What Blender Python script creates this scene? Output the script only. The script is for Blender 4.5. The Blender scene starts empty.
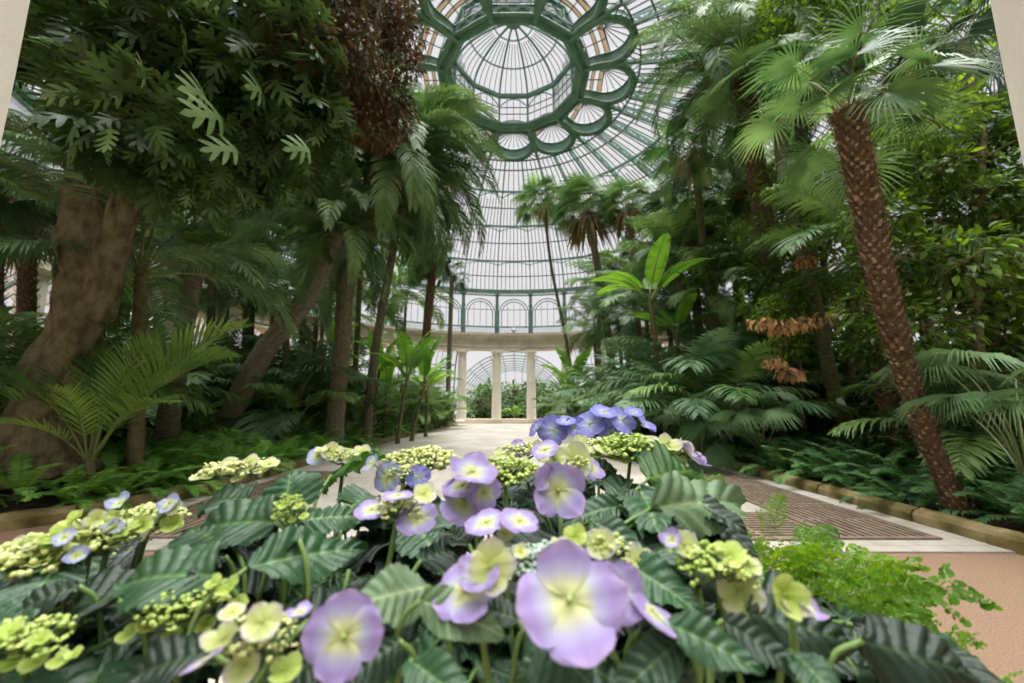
import bpy, math, random
from math import sin, cos, pi, radians as R_, sqrt, atan2, tan
from mathutils import Vector as V, Matrix, Euler, Quaternion

COL = bpy.context.scene.collection
rnd = random.Random(7)

# ------------------------------------------------------------------ camera
FPX, PITCH, YAW, CAMZ, CAMX = 400.0, R_(9.1), R_(0.3), 1.9, .025
cam_d = bpy.data.cameras.new('camera')
cam = bpy.data.objects.new('camera', cam_d)
COL.objects.link(cam)
cam.location = (CAMX, 0, CAMZ)
cam.rotation_euler = (pi / 2 + PITCH, 0, YAW)
cam_d.sensor_width = 36.0
cam_d.lens = FPX * 36 / 1024
cam_d.clip_start, cam_d.clip_end = 0.02, 500
cam_d.dof.use_dof = True
cam_d.dof.focus_distance = 1.1
cam_d.dof.aperture_fstop = 3.6
bpy.context.scene.camera = cam
CAMM = Euler((pi / 2 + PITCH, 0, YAW)).to_matrix()

def ray(px, py):
    return CAMM @ V(((px - 512) / FPX, (341.5 - py) / FPX, -1.0))
def P(px, py, depth):                    # a point of the place seen at that pixel, `depth` metres along the view axis
    return V((CAMX, 0, CAMZ)) + ray(px, py) * depth
def PY(px, py, y):                       # same, on the plane at forward distance y
    d = ray(px, py)
    return V((CAMX, 0, CAMZ)) + d * (y / d.y)
def G(px, py, z=0.0):                    # on the ground
    d = ray(px, py)
    return V((CAMX, 0, CAMZ)) + d * ((z - CAMZ) / d.z)

# ------------------------------------------------------------------ object helpers
def tag(o, label=None, cat=None, group=None, kind=None):
    if label: o['label'] = label
    if cat: o['category'] = cat
    if group: o['group'] = group
    if kind: o['kind'] = kind
    return o
def empty(name, loc=(0, 0, 0), rz=0.0, label=None, cat=None, group=None, kind=None, parent=None):
    o = bpy.data.objects.new(name, None)
    o.empty_display_size = 0.1
    COL.objects.link(o)
    o.location = loc
    o.rotation_euler = (0, 0, rz)
    if parent: o.parent = parent
    return tag(o, label, cat, group, kind)
def put(name, me, parent=None, loc=(0, 0, 0), rot=(0, 0, 0), scale=1.0, kind=None):
    o = bpy.data.objects.new(name, me)
    COL.objects.link(o)
    if parent: o.parent = parent
    o.location = loc
    o.rotation_euler = rot
    o.scale = (scale,) * 3 if isinstance(scale, (int, float)) else scale
    if kind: o['kind'] = kind
    return o
def putm(name, me, parent, mat):
    o = bpy.data.objects.new(name, me)
    COL.objects.link(o)
    if parent: o.parent = parent
    o.matrix_local = mat
    return o

class MB:
    def __init__(s): s.v, s.f, s.m, s.c = [], [], [], []
    def add(s, vs, fs, mi=0, col=None):
        b = len(s.v)
        s.v.extend(tuple(v) for v in vs)
        s.f.extend(tuple(i + b for i in f) for f in fs)
        s.m.extend([mi] * len(fs))
        if col is not None:
            s.c.extend([0.0] * (b - len(s.c)))
            s.c.extend(col)
        return b
    def box(s, c, d, mi=0, M=None):
        x, y, z = d[0] / 2, d[1] / 2, d[2] / 2
        vs = [V((sx * x, sy * y, sz * z)) for sx in (-1, 1) for sy in (-1, 1) for sz in (-1, 1)]
        if M: vs = [M @ v for v in vs]
        vs = [v + V(c) for v in vs]
        s.add(vs, [(0, 1, 3, 2), (4, 6, 7, 5), (0, 4, 5, 1), (2, 3, 7, 6), (0, 2, 6, 4), (1, 5, 7, 3)], mi)
    def tube(s, pts, rad, n=8, mi=0, closed=False, caps=True, sq=None, up=None):
        """swept section; sq=(w,h) gives a rectangular bar instead of a round one"""
        pts = [V(p) for p in pts]
        k = len(pts)
        if not hasattr(rad, '__len__'): rad = [rad] * k
        if sq: n = 4
        rings = []
        ref = V(up) if up else None
        for i in range(k):
            if closed: t = pts[(i + 1) % k] - pts[i - 1]
            else: t = pts[min(i + 1, k - 1)] - pts[max(i - 1, 0)]
            if t.length < 1e-9: t = V((0, 0, 1))
            t.normalize()
            if ref is None: ref = V((0, 0, 1)) if abs(t.z) < .9 else V((1, 0, 0))
            a = t.cross(ref)
            if a.length < 1e-6: a = t.cross(V((1, 0.3, 0)))
            a.normalize()
            b = a.cross(t)
            if not up: ref = b
            if sq:
                w, h = sq[0] / 2, sq[1] / 2
                rings.append([pts[i] + a * x * w + b * y * h for x, y in ((-1, -1), (1, -1), (1, 1), (-1, 1))])
            else:
                rings.append([pts[i] + (a * cos(2 * pi * j / n) + b * sin(2 * pi * j / n)) * rad[i] for j in range(n)])
        vs = [p for r in rings for p in r]
        fs = []
        for i in range(k if closed else k - 1):
            o, q = i * n, ((i + 1) % k) * n
            for j in range(n):
                fs.append((o + j, o + (j + 1) % n, q + (j + 1) % n, q + j))
        if caps and not closed:
            fs.append(tuple(range(n))[::-1])
            fs.append(tuple((k - 1) * n + j for j in range(n)))
        s.add(vs, fs, mi)
    def lathe(s, prof, n=24, mi=0, c=(0, 0, 0), a0=0.0, a1=2 * pi):
        full = abs(a1 - a0 - 2 * pi) < 1e-6
        m = n if full else n + 1
        vs = []
        for j in range(m):
            a = a0 + (a1 - a0) * j / n
            for r, z in prof:
                vs.append((c[0] + r * cos(a), c[1] + r * sin(a), c[2] + z))
        k = len(prof)
        fs = []
        for j in range(n):
            q = (j + 1) % m
            for i in range(k - 1):
                fs.append((j * k + i, q * k + i, q * k + i + 1, j * k + i + 1))
        s.add(vs, fs, mi)
    def ball(s, c, r, mi=0, seg=6, ring=4, sq=1.0):
        vs, fs = [(c[0], c[1], c[2] - r * sq)], []
        for i in range(1, ring):
            t = -pi / 2 + pi * i / ring
            for j in range(seg):
                a = 2 * pi * j / seg
                vs.append((c[0] + r * cos(t) * cos(a), c[1] + r * cos(t) * sin(a), c[2] + r * sq * sin(t)))
        vs.append((c[0], c[1], c[2] + r * sq))
        for j in range(seg):
            fs.append((0, 1 + (j + 1) % seg, 1 + j))
            for i in range(ring - 2):
                o, q = 1 + i * seg, 1 + (i + 1) * seg
                fs.append((o + j, o + (j + 1) % seg, q + (j + 1) % seg, q + j))
            o = 1 + (ring - 2) * seg
            fs.append((o + j, o + (j + 1) % seg, len(vs) - 1))
        s.add(vs, fs, mi)
    def mesh(s, name, mats, smooth=False):
        me = bpy.data.meshes.new(name)
        me.from_pydata(s.v, [], s.f)
        for m in (mats if isinstance(mats, (list, tuple)) else [mats]): me.materials.append(m)
        me.polygons.foreach_set('material_index', s.m)
        if smooth: me.polygons.foreach_set('use_smooth', [True] * len(s.f))
        if s.c:
            s.c.extend([0.0] * (len(s.v) - len(s.c)))
            at = me.attributes.new('tint', 'FLOAT', 'POINT')
            at.data.foreach_set('value', s.c)
        me.update()
        return me
    def obj(s, name, mats, parent=None, smooth=False, **k):
        return put(name, s.mesh(name, mats, smooth), parent, **k)

# ------------------------------------------------------------------ materials
def new_mat(name):
    m = bpy.data.materials.new(name)
    m.use_nodes = True
    nt = m.node_tree
    nt.nodes.clear()
    out = nt.nodes.new('ShaderNodeOutputMaterial')
    return m, nt, out
def N(nt, t, **kw):
    n = nt.nodes.new(t)
    for k, v in kw.items():
        if k in n.inputs: n.inputs[k].default_value = v
        else: setattr(n, k, v)
    return n
def rgb(c): return (c[0], c[1], c[2], 1.0)
def S(r, g, b):                          # 0-255 display colour to linear
    return tuple(((x / 255 + .055) / 1.055) ** 2.4 if x > 10 else x / 255 / 12.92 for x in (r, g, b))
def ramp(nt, stops):
    n = nt.nodes.new('ShaderNodeValToRGB')
    el = n.color_ramp.elements
    while len(el) < len(stops): el.new(0.5)
    for e, (p, c) in zip(el, stops): e.position, e.color = p, rgb(c)
    return n
def noisy(name, stops, scale=4.0, rough=.7, bump=0.0, bscale=None, detail=5, coord='Object', stretch=None, spec=.4, metal=0.0, bdist=.02):
    m, nt, out = new_mat(name)
    tc = nt.nodes.new('ShaderNodeTexCoord')
    src = tc.outputs[coord]
    if stretch:
        mp = nt.nodes.new('ShaderNodeMapping'); mp.inputs['Scale'].default_value = stretch
        nt.links.new(src, mp.inputs['Vector']); src = mp.outputs[0]
    nz = N(nt, 'ShaderNodeTexNoise', Scale=scale, Detail=detail)
    nt.links.new(src, nz.inputs['Vector'])
    r = ramp(nt, stops)
    nt.links.new(nz.outputs['Fac'], r.inputs[0])
    b = N(nt, 'ShaderNodeBsdfPrincipled', Roughness=rough, Metallic=metal)
    b.inputs['Specular IOR Level'].default_value = spec
    nt.links.new(r.outputs[0], b.inputs['Base Color'])
    if bump:
        n2 = N(nt, 'ShaderNodeTexNoise', Scale=bscale or scale * 4, Detail=6)
        nt.links.new(src, n2.inputs['Vector'])
        bp = N(nt, 'ShaderNodeBump', Strength=bump, Distance=bdist)
        nt.links.new(n2.outputs['Fac'], bp.inputs['Height'])
        nt.links.new(bp.outputs[0], b.inputs['Normal'])
    nt.links.new(b.outputs[0], out.inputs[0])
    return m
def leafmat(name, a, b, rough=.45, trans=.25, spec=.28, scale=1.2, tcol=None):
    """foliage: colour varies between plants and over the leaf; part of the light passes through"""
    m, nt, out = new_mat(name)
    oi = nt.nodes.new('ShaderNodeObjectInfo')
    geo = nt.nodes.new('ShaderNodeNewGeometry')
    nz = N(nt, 'ShaderNodeTexNoise', Scale=scale, Detail=3)
    nt.links.new(geo.outputs['Position'], nz.inputs['Vector'])
    mx = nt.nodes.new('ShaderNodeMath'); mx.operation = 'MULTIPLY_ADD'
    mx.inputs[1].default_value = .45; mx.inputs[2].default_value = -.2
    nt.links.new(oi.outputs['Random'], mx.inputs[0])
    ad = nt.nodes.new('ShaderNodeMath'); ad.operation = 'ADD'
    nt.links.new(mx.outputs[0], ad.inputs[0]); nt.links.new(nz.outputs['Fac'], ad.inputs[1])
    r = ramp(nt, [(.25, a), (.85, b)])
    nt.links.new(ad.outputs[0], r.inputs[0])
    p = N(nt, 'ShaderNodeBsdfPrincipled', Roughness=rough)
    p.inputs['Specular IOR Level'].default_value = spec
    nt.links.new(r.outputs[0], p.inputs['Base Color'])
    if trans > 0:
        t = nt.nodes.new('ShaderNodeBsdfTranslucent')
        hs = N(nt, 'ShaderNodeHueSaturation', Hue=.485, Saturation=1.1, Value=1.6)
        nt.links.new(r.outputs[0], hs.inputs['Color'])
        nt.links.new(hs.outputs[0], t.inputs[0])
        mix = N(nt, 'ShaderNodeMixShader'); mix.inputs[0].default_value = trans
        nt.links.new(p.outputs[0], mix.inputs[1]); nt.links.new(t.outputs[0], mix.inputs[2])
        nt.links.new(mix.outputs[0], out.inputs[0])
    else: nt.links.new(p.outputs[0], out.inputs[0])
    return m
def glassmat(name, tint=(.93, .93, .94), refl=.06, haze=.0):
    m, nt, out = new_mat(name)
    t = nt.nodes.new('ShaderNodeBsdfTransparent'); t.inputs[0].default_value = rgb(tint)
    g = N(nt, 'ShaderNodeBsdfGlossy', Roughness=.08)
    fr = N(nt, 'ShaderNodeFresnel', IOR=1.3)
    mix = nt.nodes.new('ShaderNodeMixShader')
    mu = nt.nodes.new('ShaderNodeMath'); mu.operation = 'MULTIPLY'; mu.inputs[1].default_value = refl * 10
    nt.links.new(fr.outputs[0], mu.inputs[0])
    nt.links.new(mu.outputs[0], mix.inputs[0])
    nt.links.new(t.outputs[0], mix.inputs[1]); nt.links.new(g.outputs[0], mix.inputs[2])
    nt.links.new(mix.outputs[0], out.inputs[0])
    return m

M = {}
M['iron'] = noisy('green_painted_iron', [(.3, S(86, 118, 104)), (.7, S(114, 142, 128))], 1.5, .5, spec=.35)
M['iron_dk'] = noisy('dark_glazing_bar', [(.3, S(70, 78, 78)), (.7, S(92, 100, 98))], 2, .55)
M['glass'] = glassmat('roof_glass')
M['amber'] = glassmat('amber_glass', S(196, 168, 132))
M['clear'] = glassmat('passage_glass', (.95, .95, .95), .008)
M['stone'] = noisy('warm_limestone', [(.25, S(176, 160, 142)), (.6, S(206, 192, 174)), (.8, S(218, 208, 192))], .8, .8, .25, 14)
M['plaster'] = noisy('cream_plaster', [(.3, S(212, 205, 190)), (.7, S(228, 222, 208))], 1.2, .75, .12, 30)
M['soil'] = noisy('dark_soil', [(.3, S(30, 22, 16)), (.7, S(62, 46, 34))], 5, .95, .6, 30)
M['grit'] = noisy('pink_gravel', [(.3, S(112, 90, 72)), (.55, S(136, 110, 88)), (.75, S(156, 132, 110))], 60, .95, .4, 240, bdist=.004)
M['kerb'] = noisy('mossy_kerb', [(.3, S(74, 72, 34)), (.5, S(116, 104, 62)), (.72, S(158, 140, 104))], 2.2, .9, .5, 22, coord='Object')
M['grate'] = noisy('rusty_grate', [(.3, S(108, 92, 78)), (.7, S(150, 132, 114))], 6, .7, metal=.3)
M['black'] = noisy('grate_pit_shade', [(.3, (.01, .01, .01)), (.7, (.02, .018, .015))], 3, .9)
M['lamp'] = noisy('blue_grey_lamp', [(.3, S(120, 138, 140)), (.7, S(150, 165, 165))], 4, .5)
# ------------------------------------------------------------------ sky light (overcast; zenith boosted above the view to light the planting)
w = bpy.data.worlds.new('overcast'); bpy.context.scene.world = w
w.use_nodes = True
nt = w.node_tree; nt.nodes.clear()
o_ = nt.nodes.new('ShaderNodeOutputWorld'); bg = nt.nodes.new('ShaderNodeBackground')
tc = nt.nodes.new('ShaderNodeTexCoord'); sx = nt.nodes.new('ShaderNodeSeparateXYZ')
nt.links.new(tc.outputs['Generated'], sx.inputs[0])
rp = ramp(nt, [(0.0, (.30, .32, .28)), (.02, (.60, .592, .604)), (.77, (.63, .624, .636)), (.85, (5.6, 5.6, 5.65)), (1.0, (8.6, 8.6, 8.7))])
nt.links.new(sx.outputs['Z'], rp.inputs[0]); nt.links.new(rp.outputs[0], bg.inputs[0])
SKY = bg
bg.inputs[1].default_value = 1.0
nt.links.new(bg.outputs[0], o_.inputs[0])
sc = bpy.context.scene
sc.view_settings.view_transform = 'Standard'
sc.view_settings.look = 'None'
sc.view_settings.gamma = 1
sc.view_settings.exposure = 0.45
sc.view_settings.use_curve_mapping = False
sc.cycles.transparent_max_bounces = 12
sc.cycles.max_bounces = 8
sc.cycles.diffuse_bounces = 5
sun_d = bpy.data.lights.new('overhead_fill_sun', 'SUN'); sun_d.energy = 5.0; sun_d.angle = R_(50); sun_d.color = (1, .985, .96)  # broad soft lamp added overhead to brighten floor and beds under the overcast
sun = bpy.data.objects.new('overhead_fill_sun', sun_d); COL.objects.link(sun)
sun.rotation_euler = (R_(-6), R_(4), 0); sun.location = (0, 20, 60)

# ------------------------------------------------------------------ the winter garden's shell
CY, RR = 22.66, 22.0
ZG0, ZG1 = 9.8, 15.0                       # gallery floor, dome springing
def dz(r): return ZG1 + 7.4 * sqrt(max(0, 1 - (r / RR) ** 2))
def cyl(r, a, z): return V((r * sin(a), -r * cos(a), z))   # a = 0 points to the camera side
def r_at(py):                               # dome radius seen on the axis at picture row py
    d = ray(512, py); lo, hi = 4.0, RR
    k = d.z / d.y
    for _ in range(50):
        m = (lo + hi) / 2
        if CAMZ + k * (CY + m) > dz(m): hi = m
        else: lo = m
    return lo
thick = [r_at(y) for y in (192, 226.6, 261.5)]
thin = [r_at(y) for y in (171, 209, 244, 277)]
dome = empty('ceiling', (0, CY, 0), 0, 'great glazed dome of green iron ribs over the whole hall', 'ceiling', kind='structure')
RO = 7.75                                   # outer edge of the crown of fan lights
def prof(r0, r1, n):
    # even steps in angle
    a0, a1 = math.acos(r0 / RR), math.acos(min(1, r1 / RR))
    return [(RR * cos(a0 + (a1 - a0) * i / n)) for i in range(n + 1)]
# rib: two chords and a zigzag web
mb = MB()
rs = prof(RO, RR, 44)
inn = [V((0, -r, dz(r))) for r in rs]
nrm = []
for i, r in enumerate(rs):
    t = inn[min(i + 1, len(rs) - 1)] - inn[max(i - 1, 0)]; t.normalize()
    n_ = V((0, t.z, -t.y)); n_.normalize()
    if n_.z < 0: n_ = -n_
    if r > RR - .01: n_ = V((0, -1, 0))
    nrm.append(n_)
lowc = [p - q * .12 for p, q in zip(inn, nrm)]
upc = [p + q * .30 for p, q in zip(inn, nrm)]
mb.tube(lowc, 0, sq=(.20, .09), up=(1, 0, 0))
mb.tube(upc, 0, sq=(.16, .08), up=(1, 0, 0))
for i in range(len(rs) - 1):
    a, b = (lowc[i], upc[i + 1]) if i % 2 else (upc[i], lowc[i + 1])
    mb.tube([a, b], 0, sq=(.07, .10), up=(1, 0, 0))
    mb.tube([lowc[i], upc[i]], 0, sq=(.05, .06), up=(1, 0, 0))
rib_me = mb.mesh('rib', M['iron'])
for k in range(36): put('rib', rib_me, dome, rot=(0, 0, R_(5 + 10 * k)))
# one 10 degree gore of glazing bars and of glass
mb = MB(); gb = MB()
GA = R_(5)
rs2 = prof(RO - .1, RR, 26)
gb_rows = []
for r in rs2:
    gb_rows.append([cyl(r, -GA, dz(r) + .1), cyl(r, 0, dz(r) + .1), cyl(r, GA, dz(r) + .1)])
vs = [p for row in gb_rows for p in row]
gb.add(vs, [(i * 3 + j, i * 3 + j + 1, i * 3 + j + 4, i * 3 + j + 3) for i in range(len(rs2) - 1) for j in range(2)])
gore_glass = gb.mesh('glazing', M['glass'])
NBAR = 8
for j in range(1, NBAR):
    a = -GA + 2 * GA * j / NBAR
    lim = RO - .1 if j % 2 == 0 else 12.5
    pts = [cyl(r, a, dz(r) + .06) for r in prof(lim, RR, 20)]
    mb.tube(pts, 0, sq=(.042, .06), up=(cos(a), sin(a), 0))
for r in thin:
    mb.tube([cyl(r, a, dz(r) + .04) for a in (-GA, 0, GA)], 0, sq=(.09, .08), up=(0, 0, 1))
gore_bars = mb.mesh('glazing_bar', M['iron_dk'])
for k in range(36):
    put('glazing', gore_glass, dome, rot=(0, 0, R_(10 * k)))
    put('glazing_bar', gore_bars, dome, rot=(0, 0, R_(10 * k)))
for r in thick + [RR]:
    mb = MB(); n = 72
    zz = dz(r)
    base = [cyl(r, 2 * pi * i / n, zz) for i in range(n)]
    mb.tube(base, 0, sq=(.15, .16), closed=True, up=(0, 0, 1))
    if r < RR - .1 and r > RO + .1:
        r2 = RR * cos(math.acos(r / RR) - .026)
        for k in range(36):                 # the little arch under every purlin bay
            a0 = R_(5 + 10 * k)
            pts = []
            for i in range(9):
                t = i / 8
                rr = RR * cos(math.acos(r / RR) - .012 - .035 * (2 * t - 1) ** 2)
                pts.append(cyl(rr, a0 + R_(10) * t, dz(rr)))
            mb.tube(pts, 0, sq=(.06, .07), up=(0, 0, 1))
    mb.obj('purlin_ring', M['iron'], dome)
# crown: twelve fan lights round the eye
RI, ZI = 4.2, 22.2
def dsh(n=40):                              # D outline in plan: straight edge towards the eye, round outside
    pts = []
    c, ra = 6.05, 1.42
    for i in range(n + 1):
        a = -pi / 2 - .1 + (pi + .2) * i / n
        pts.append((ra * sin(a), c + ra * cos(a)))
    x1 = pts[0][0] * .80
    pts = [(x1, 4.62)] + [(x1 * 1.06, 5.1)] + pts + [(-x1 * 1.06, 5.1), (-x1, 4.62)]
    return pts                              # (x, r) pairs, first and last on the straight edge
DS = dsh()
def ring_pt(x, r, z): return V((x, -r, z))
def dzz(x, r): return dz(sqrt(x * x + r * r))
well = MB(); glz = MB(); bars = MB(); amb = MB(); span = MB()
outl = DS + [(DS[-1][0] * f, 4.62) for f in (.5, 0, -.5)]
n = len(outl)
lowp = [ring_pt(x, r, dzz(x, r)) for x, r in outl]
def lip(r): return 22.82 if r > 4.7 else 22.95
upp = [ring_pt(x * .985, 6 + (r - 6) * .985, 22.75) for x, r in outl]
well.add(lowp + upp, [(i, (i + 1) % n, n + (i + 1) % n, n + i) for i in range(n)])
well.tube([p + V((0, 0, -.04)) for p in lowp], .10, 8, closed=True)
well.tube(upp, .06, 6, closed=True)
for sx_ in (-1, 1):                         # little arches on the wall towards the eye
    cx = sx_ * .48
    for rad in (.36, .24):
        pts = [V((cx + rad * cos(t), -4.68, 22.36 + rad * sin(t))) for t in [pi * i / 10 for i in range(11)]]
        well.tube(pts, .035, 5)
# dots along the rim
apex = V((0, -5.85, 23.25)); ar = .17
fan_pts = [p for p in upp]
seq = list(range(2, len(DS) - 2))
# glass fan
top = [apex + V((ar * sin(-pi / 2 + pi * i / (len(seq) - 1)), -ar * cos(-pi / 2 + pi * i / (len(seq) - 1)), 0)) for i in range(len(seq))]
vs = [upp[i] for i in seq] + top
m_ = len(seq)
glz.add(vs, [(i, i + 1, m_ + i + 1, m_ + i) for i in range(m_ - 1)])
glz.add([apex + V((ar * cos(2 * pi * i / 12), ar * sin(2 * pi * i / 12), 0)) for i in range(12)], [tuple(range(12))])
L0, R0 = upp[2], upp[len(DS) - 3]
# ridge strip behind the fan down to the eye side: amber band, then clear
def strip(mbx, y0, y1):
    hx = abs(L0.x)
    def zz(x): return 22.75 + .5 * (1 - (x / hx) ** 2)
    xs = [-hx + 2 * hx * i / 8 for i in range(9)]
    mbx.add([V((x, y, zz(x))) for y in (y0, y1) for x in xs], [(i, i + 1, 10 + i, 9 + i) for i in range(8)])
strip(amb, -5.9, -5.6); strip(glz, -5.6, -5.3); strip(amb, -5.3, -5.1); strip(glz, -5.1, -4.62)
hx = abs(L0.x)
for y in (-5.9, -5.6, -5.3, -5.1, -4.62):
    bars.tube([V((x, y, 22.75 + .5 * (1 - (x / hx) ** 2))) for x in [-hx + 2 * hx * i / 10 for i in range(11)]], 0, sq=(.04, .05), up=(0, 0, 1))
for q in (-.5, 0, .5):
    bars.tube([V((q * hx, -5.9, 22.75 + .5 * (1 - q * q))), V((q * hx, -4.62, 22.75 + .5 * (1 - q * q)))], 0, sq=(.04, .05), up=(0, 0, 1))
for i in range(0, m_, 4):
    bars.tube([upp[seq[i]], top[i]], 0, sq=(.035, .05), up=(0, 0, 1))
bars.tube([apex + V((ar * cos(2 * pi * i / 14), ar * sin(2 * pi * i / 14), 0)) for i in range(14)], .03, 5, closed=True)
# spandrel plate between the D opening and the 30 degree sector
sec = []
A15 = R_(15)
for x, r in outl:
    # push the outline point outward to the sector border
    c = V((0, 6.0)); d = V((x, r)) - c
    best = 9.0
    d.normalize()
    for s_ in (-1, 1):
        nn = V((s_ * cos(A15), -sin(A15)))
        den = d.dot(nn)
        if den > 1e-6: best = min(best, -(c.dot(nn)) / den)
    lo_, hi_ = 0.0, 6.0                      # distance to the outer circle
    for _ in range(40):
        m2 = (lo_ + hi_) / 2
        q = c + d * m2
        if q.length > RO: hi_ = m2
        else: lo_ = m2
    best = min(best, lo_)
    if d.y < -1e-6: best = min(best, (4.25 - c.y) / d.y)
    sec.append(c + d * best)
secp = [ring_pt(p.x, p.y, dz(max(4.2, p.length)) + .02) for p in sec]
rimo = []
cg_ = MB(); cb_ = MB()
for (x, r), q in zip(outl, sec):
    d = V((x, r)) - V((0, 6.0)); L_ = d.length; d.normalize()
    room = (q - V((x, r))).length
    e_ = .30 if r > 5.2 else room
    q2 = V((x, r)) + d * min(room, e_)
    rimo.append(ring_pt(q2.x, q2.y, dz(max(4.2, q2.length)) + .02))
span.add([p + V((0, 0, .02)) for p in lowp] + rimo, [(i, (i + 1) % n, n + (i + 1) % n, n + i) for i in range(n)])
span.tube(rimo, .05, 5, closed=True)
cg_.add(rimo + secp, [(i, (i + 1) % n, n + (i + 1) % n, n + i) for i in range(n)])
for i in range(2, len(DS) - 2, 2): cb_.tube([rimo[i], secp[i]], 0, sq=(.045, .06), up=(0, 0, 1))
cb_.tube([cyl(RO, -A15 + 2 * A15 * i / 12, dz(RO)) for i in range(13)], 0, sq=(.09, .08), up=(0, 0, 1))
pierced = MB()
for i in range(6, len(DS) - 6, 3):           # round bosses along the rim
    x, r = outl[i]
    p = lowp[i] + (V((x, -r, lowp[i].z)) - V((0, -6.0, lowp[i].z))).normalized() * .2
    pierced.ball(p + V((0, 0, -.03)), .07, 0, 6, 4, .5)
me_s = [(a, b.mesh(a, c)) for a, b, c in (('well', well, M['iron']), ('fan_glass', glz, M['glass']), ('fan_bar', bars, M['iron_dk']), ('amber_glass', amb, M['amber']), ('spandrel', span, M['iron']), ('corner_glass', cg_, M['glass']), ('corner_bar', cb_, M['iron_dk']), ('boss', pierced, M['lamp']))]
for k in range(12):
    e = empty('fan_light', (0, 0, 0), R_(30 * k), parent=dome)
    for a, me in me_s: put(a, me, e)
# eye ring and lantern
def poly12(r, z, k): return V((r * sin(R_(15 + 30 * k)), -r * cos(R_(15 + 30 * k)), z))
eye = MB()
c12 = 1 / cos(R_(15))
lipv = [[poly12(r * c12, z, k) for k in range(12)] for r, z in ((4.45, 22.35), (4.2, 22.1), (3.92, 22.3), (3.92, 22.5), (4.45, 22.9))]
vs = [p for q in lipv for p in q]
eye.add(vs, [(i * 12 + k, i * 12 + (k + 1) % 12, (i + 1) * 12 + (k + 1) % 12, (i + 1) * 12 + k) for i in range(4) for k in range(12)])
eye.tube(lipv[1], .09, 6, closed=True)
for k in range(12):                          # lattice studs on the sloping soffit
    for j in range(7):
        t = (j + .5) / 7
        p = lipv[1][k].lerp(lipv[1][(k + 1) % 12], t); q = lipv[2][k].lerp(lipv[2][(k + 1) % 12], t + (.07 if j % 2 else -.07))
        eye.tube([p, q], .03, 4)
    eye.tube([poly12(RO, dz(RO), k), poly12(6, dz(6), k), poly12(4.2 * c12, 22.15, k)], 0, sq=(.22, .2), up=(0, 0, 1))
eye.obj('eye_ring', M['iron'], dome)
lan = empty('lantern', (0, 0, 0), parent=dome)
dr = MB(); dg = MB(); db = MB()
z0, z1 = 22.45, 24.7
LR = 3.92 * c12
b0 = [poly12(LR, z0, k) for k in range(12)]; b1 = [poly12(LR, z1, k) for k in range(12)]
dg.add(b0 + b1, [(k, (k + 1) % 12, 12 + (k + 1) % 12, 12 + k) for k in range(12)])
dr.tube(b0, 0, sq=(.16, .16), closed=True, up=(0, 0, 1)); dr.tube(b1, 0, sq=(.24, .26), closed=True, up=(0, 0, 1))
for k in range(12):
    dr.tube([b0[k], b1[k]], .085, 6)
    a, b = b0[k], b0[(k + 1) % 12]
    for t in (.27, .5, .73): db.tube([a.lerp(b, t), a.lerp(b, t) + V((0, 0, z1 - z0))], 0, sq=(.04, .04), up=(1, 0, 0))
    for zz in (.75, 1.3): db.tube([a + V((0, 0, zz)), b + V((0, 0, zz))], 0, sq=(.05, .05), up=(0, 0, 1))
    pts = [a.lerp(b, t) + V((0, 0, 1.35 + .65 * sin(pi * t))) for t in [i / 10 for i in range(11)]]
    dr.tube(pts, .04, 5)
dr.obj('drum', M['iron'], lan); dg.obj('drum_glass', M['glass'], lan); db.obj('drum_bar', M['iron_dk'], lan)
def cz(r): return 24.75 + 2.1 * sqrt(max(0, 1 - (r / 4.0) ** 2)) - .0
cr = MB(); cg = MB(); cb = MB()
crs = [4.0 * sin(pi / 2 * i / 12) for i in range(1, 13)][::-1]
for k in range(12):
    cr.tube([cyl(r, R_(15 + 30 * k), cz(r)) for r in crs], 0, sq=(.09, .12), up=(cos(R_(15 + 30 * k)), sin(R_(15 + 30 * k)), 0))
    for j in (1, 2, 3, 4):
        a = R_(15 + 30 * k + 6 * j)
        cb.tube([cyl(r, a, cz(r)) for r in crs[:-2]], 0, sq=(.028, .04), up=(cos(a), sin(a), 0))
nseg = 36
vs = [cyl(r, 2 * pi * j / nseg, cz(r) + .05) for r in crs for j in range(nseg)]
cg.add(vs, [(i * nseg + j, i * nseg + (j + 1) % nseg, (i + 1) * nseg + (j + 1) % nseg, (i + 1) * nseg + j) for i in range(len(crs) - 1) for j in range(nseg)])
for r in (3.0, 1.3, .5): cr.tube([cyl(r, 2 * pi * j / nseg, cz(r)) for j in range(nseg)], 0, sq=(.07, .08), closed=True, up=(0, 0, 1))
cr.lathe([(0.02, 26.7), (.5, 26.75), (.5, 26.95), (.02, 27.5)], 12)
cr.obj('cupola_rib', M['iron'], lan); cg.obj('cupola_glass', M['glass'], lan); cb.obj('cupola_bar', M['iron_dk'], lan)

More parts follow.
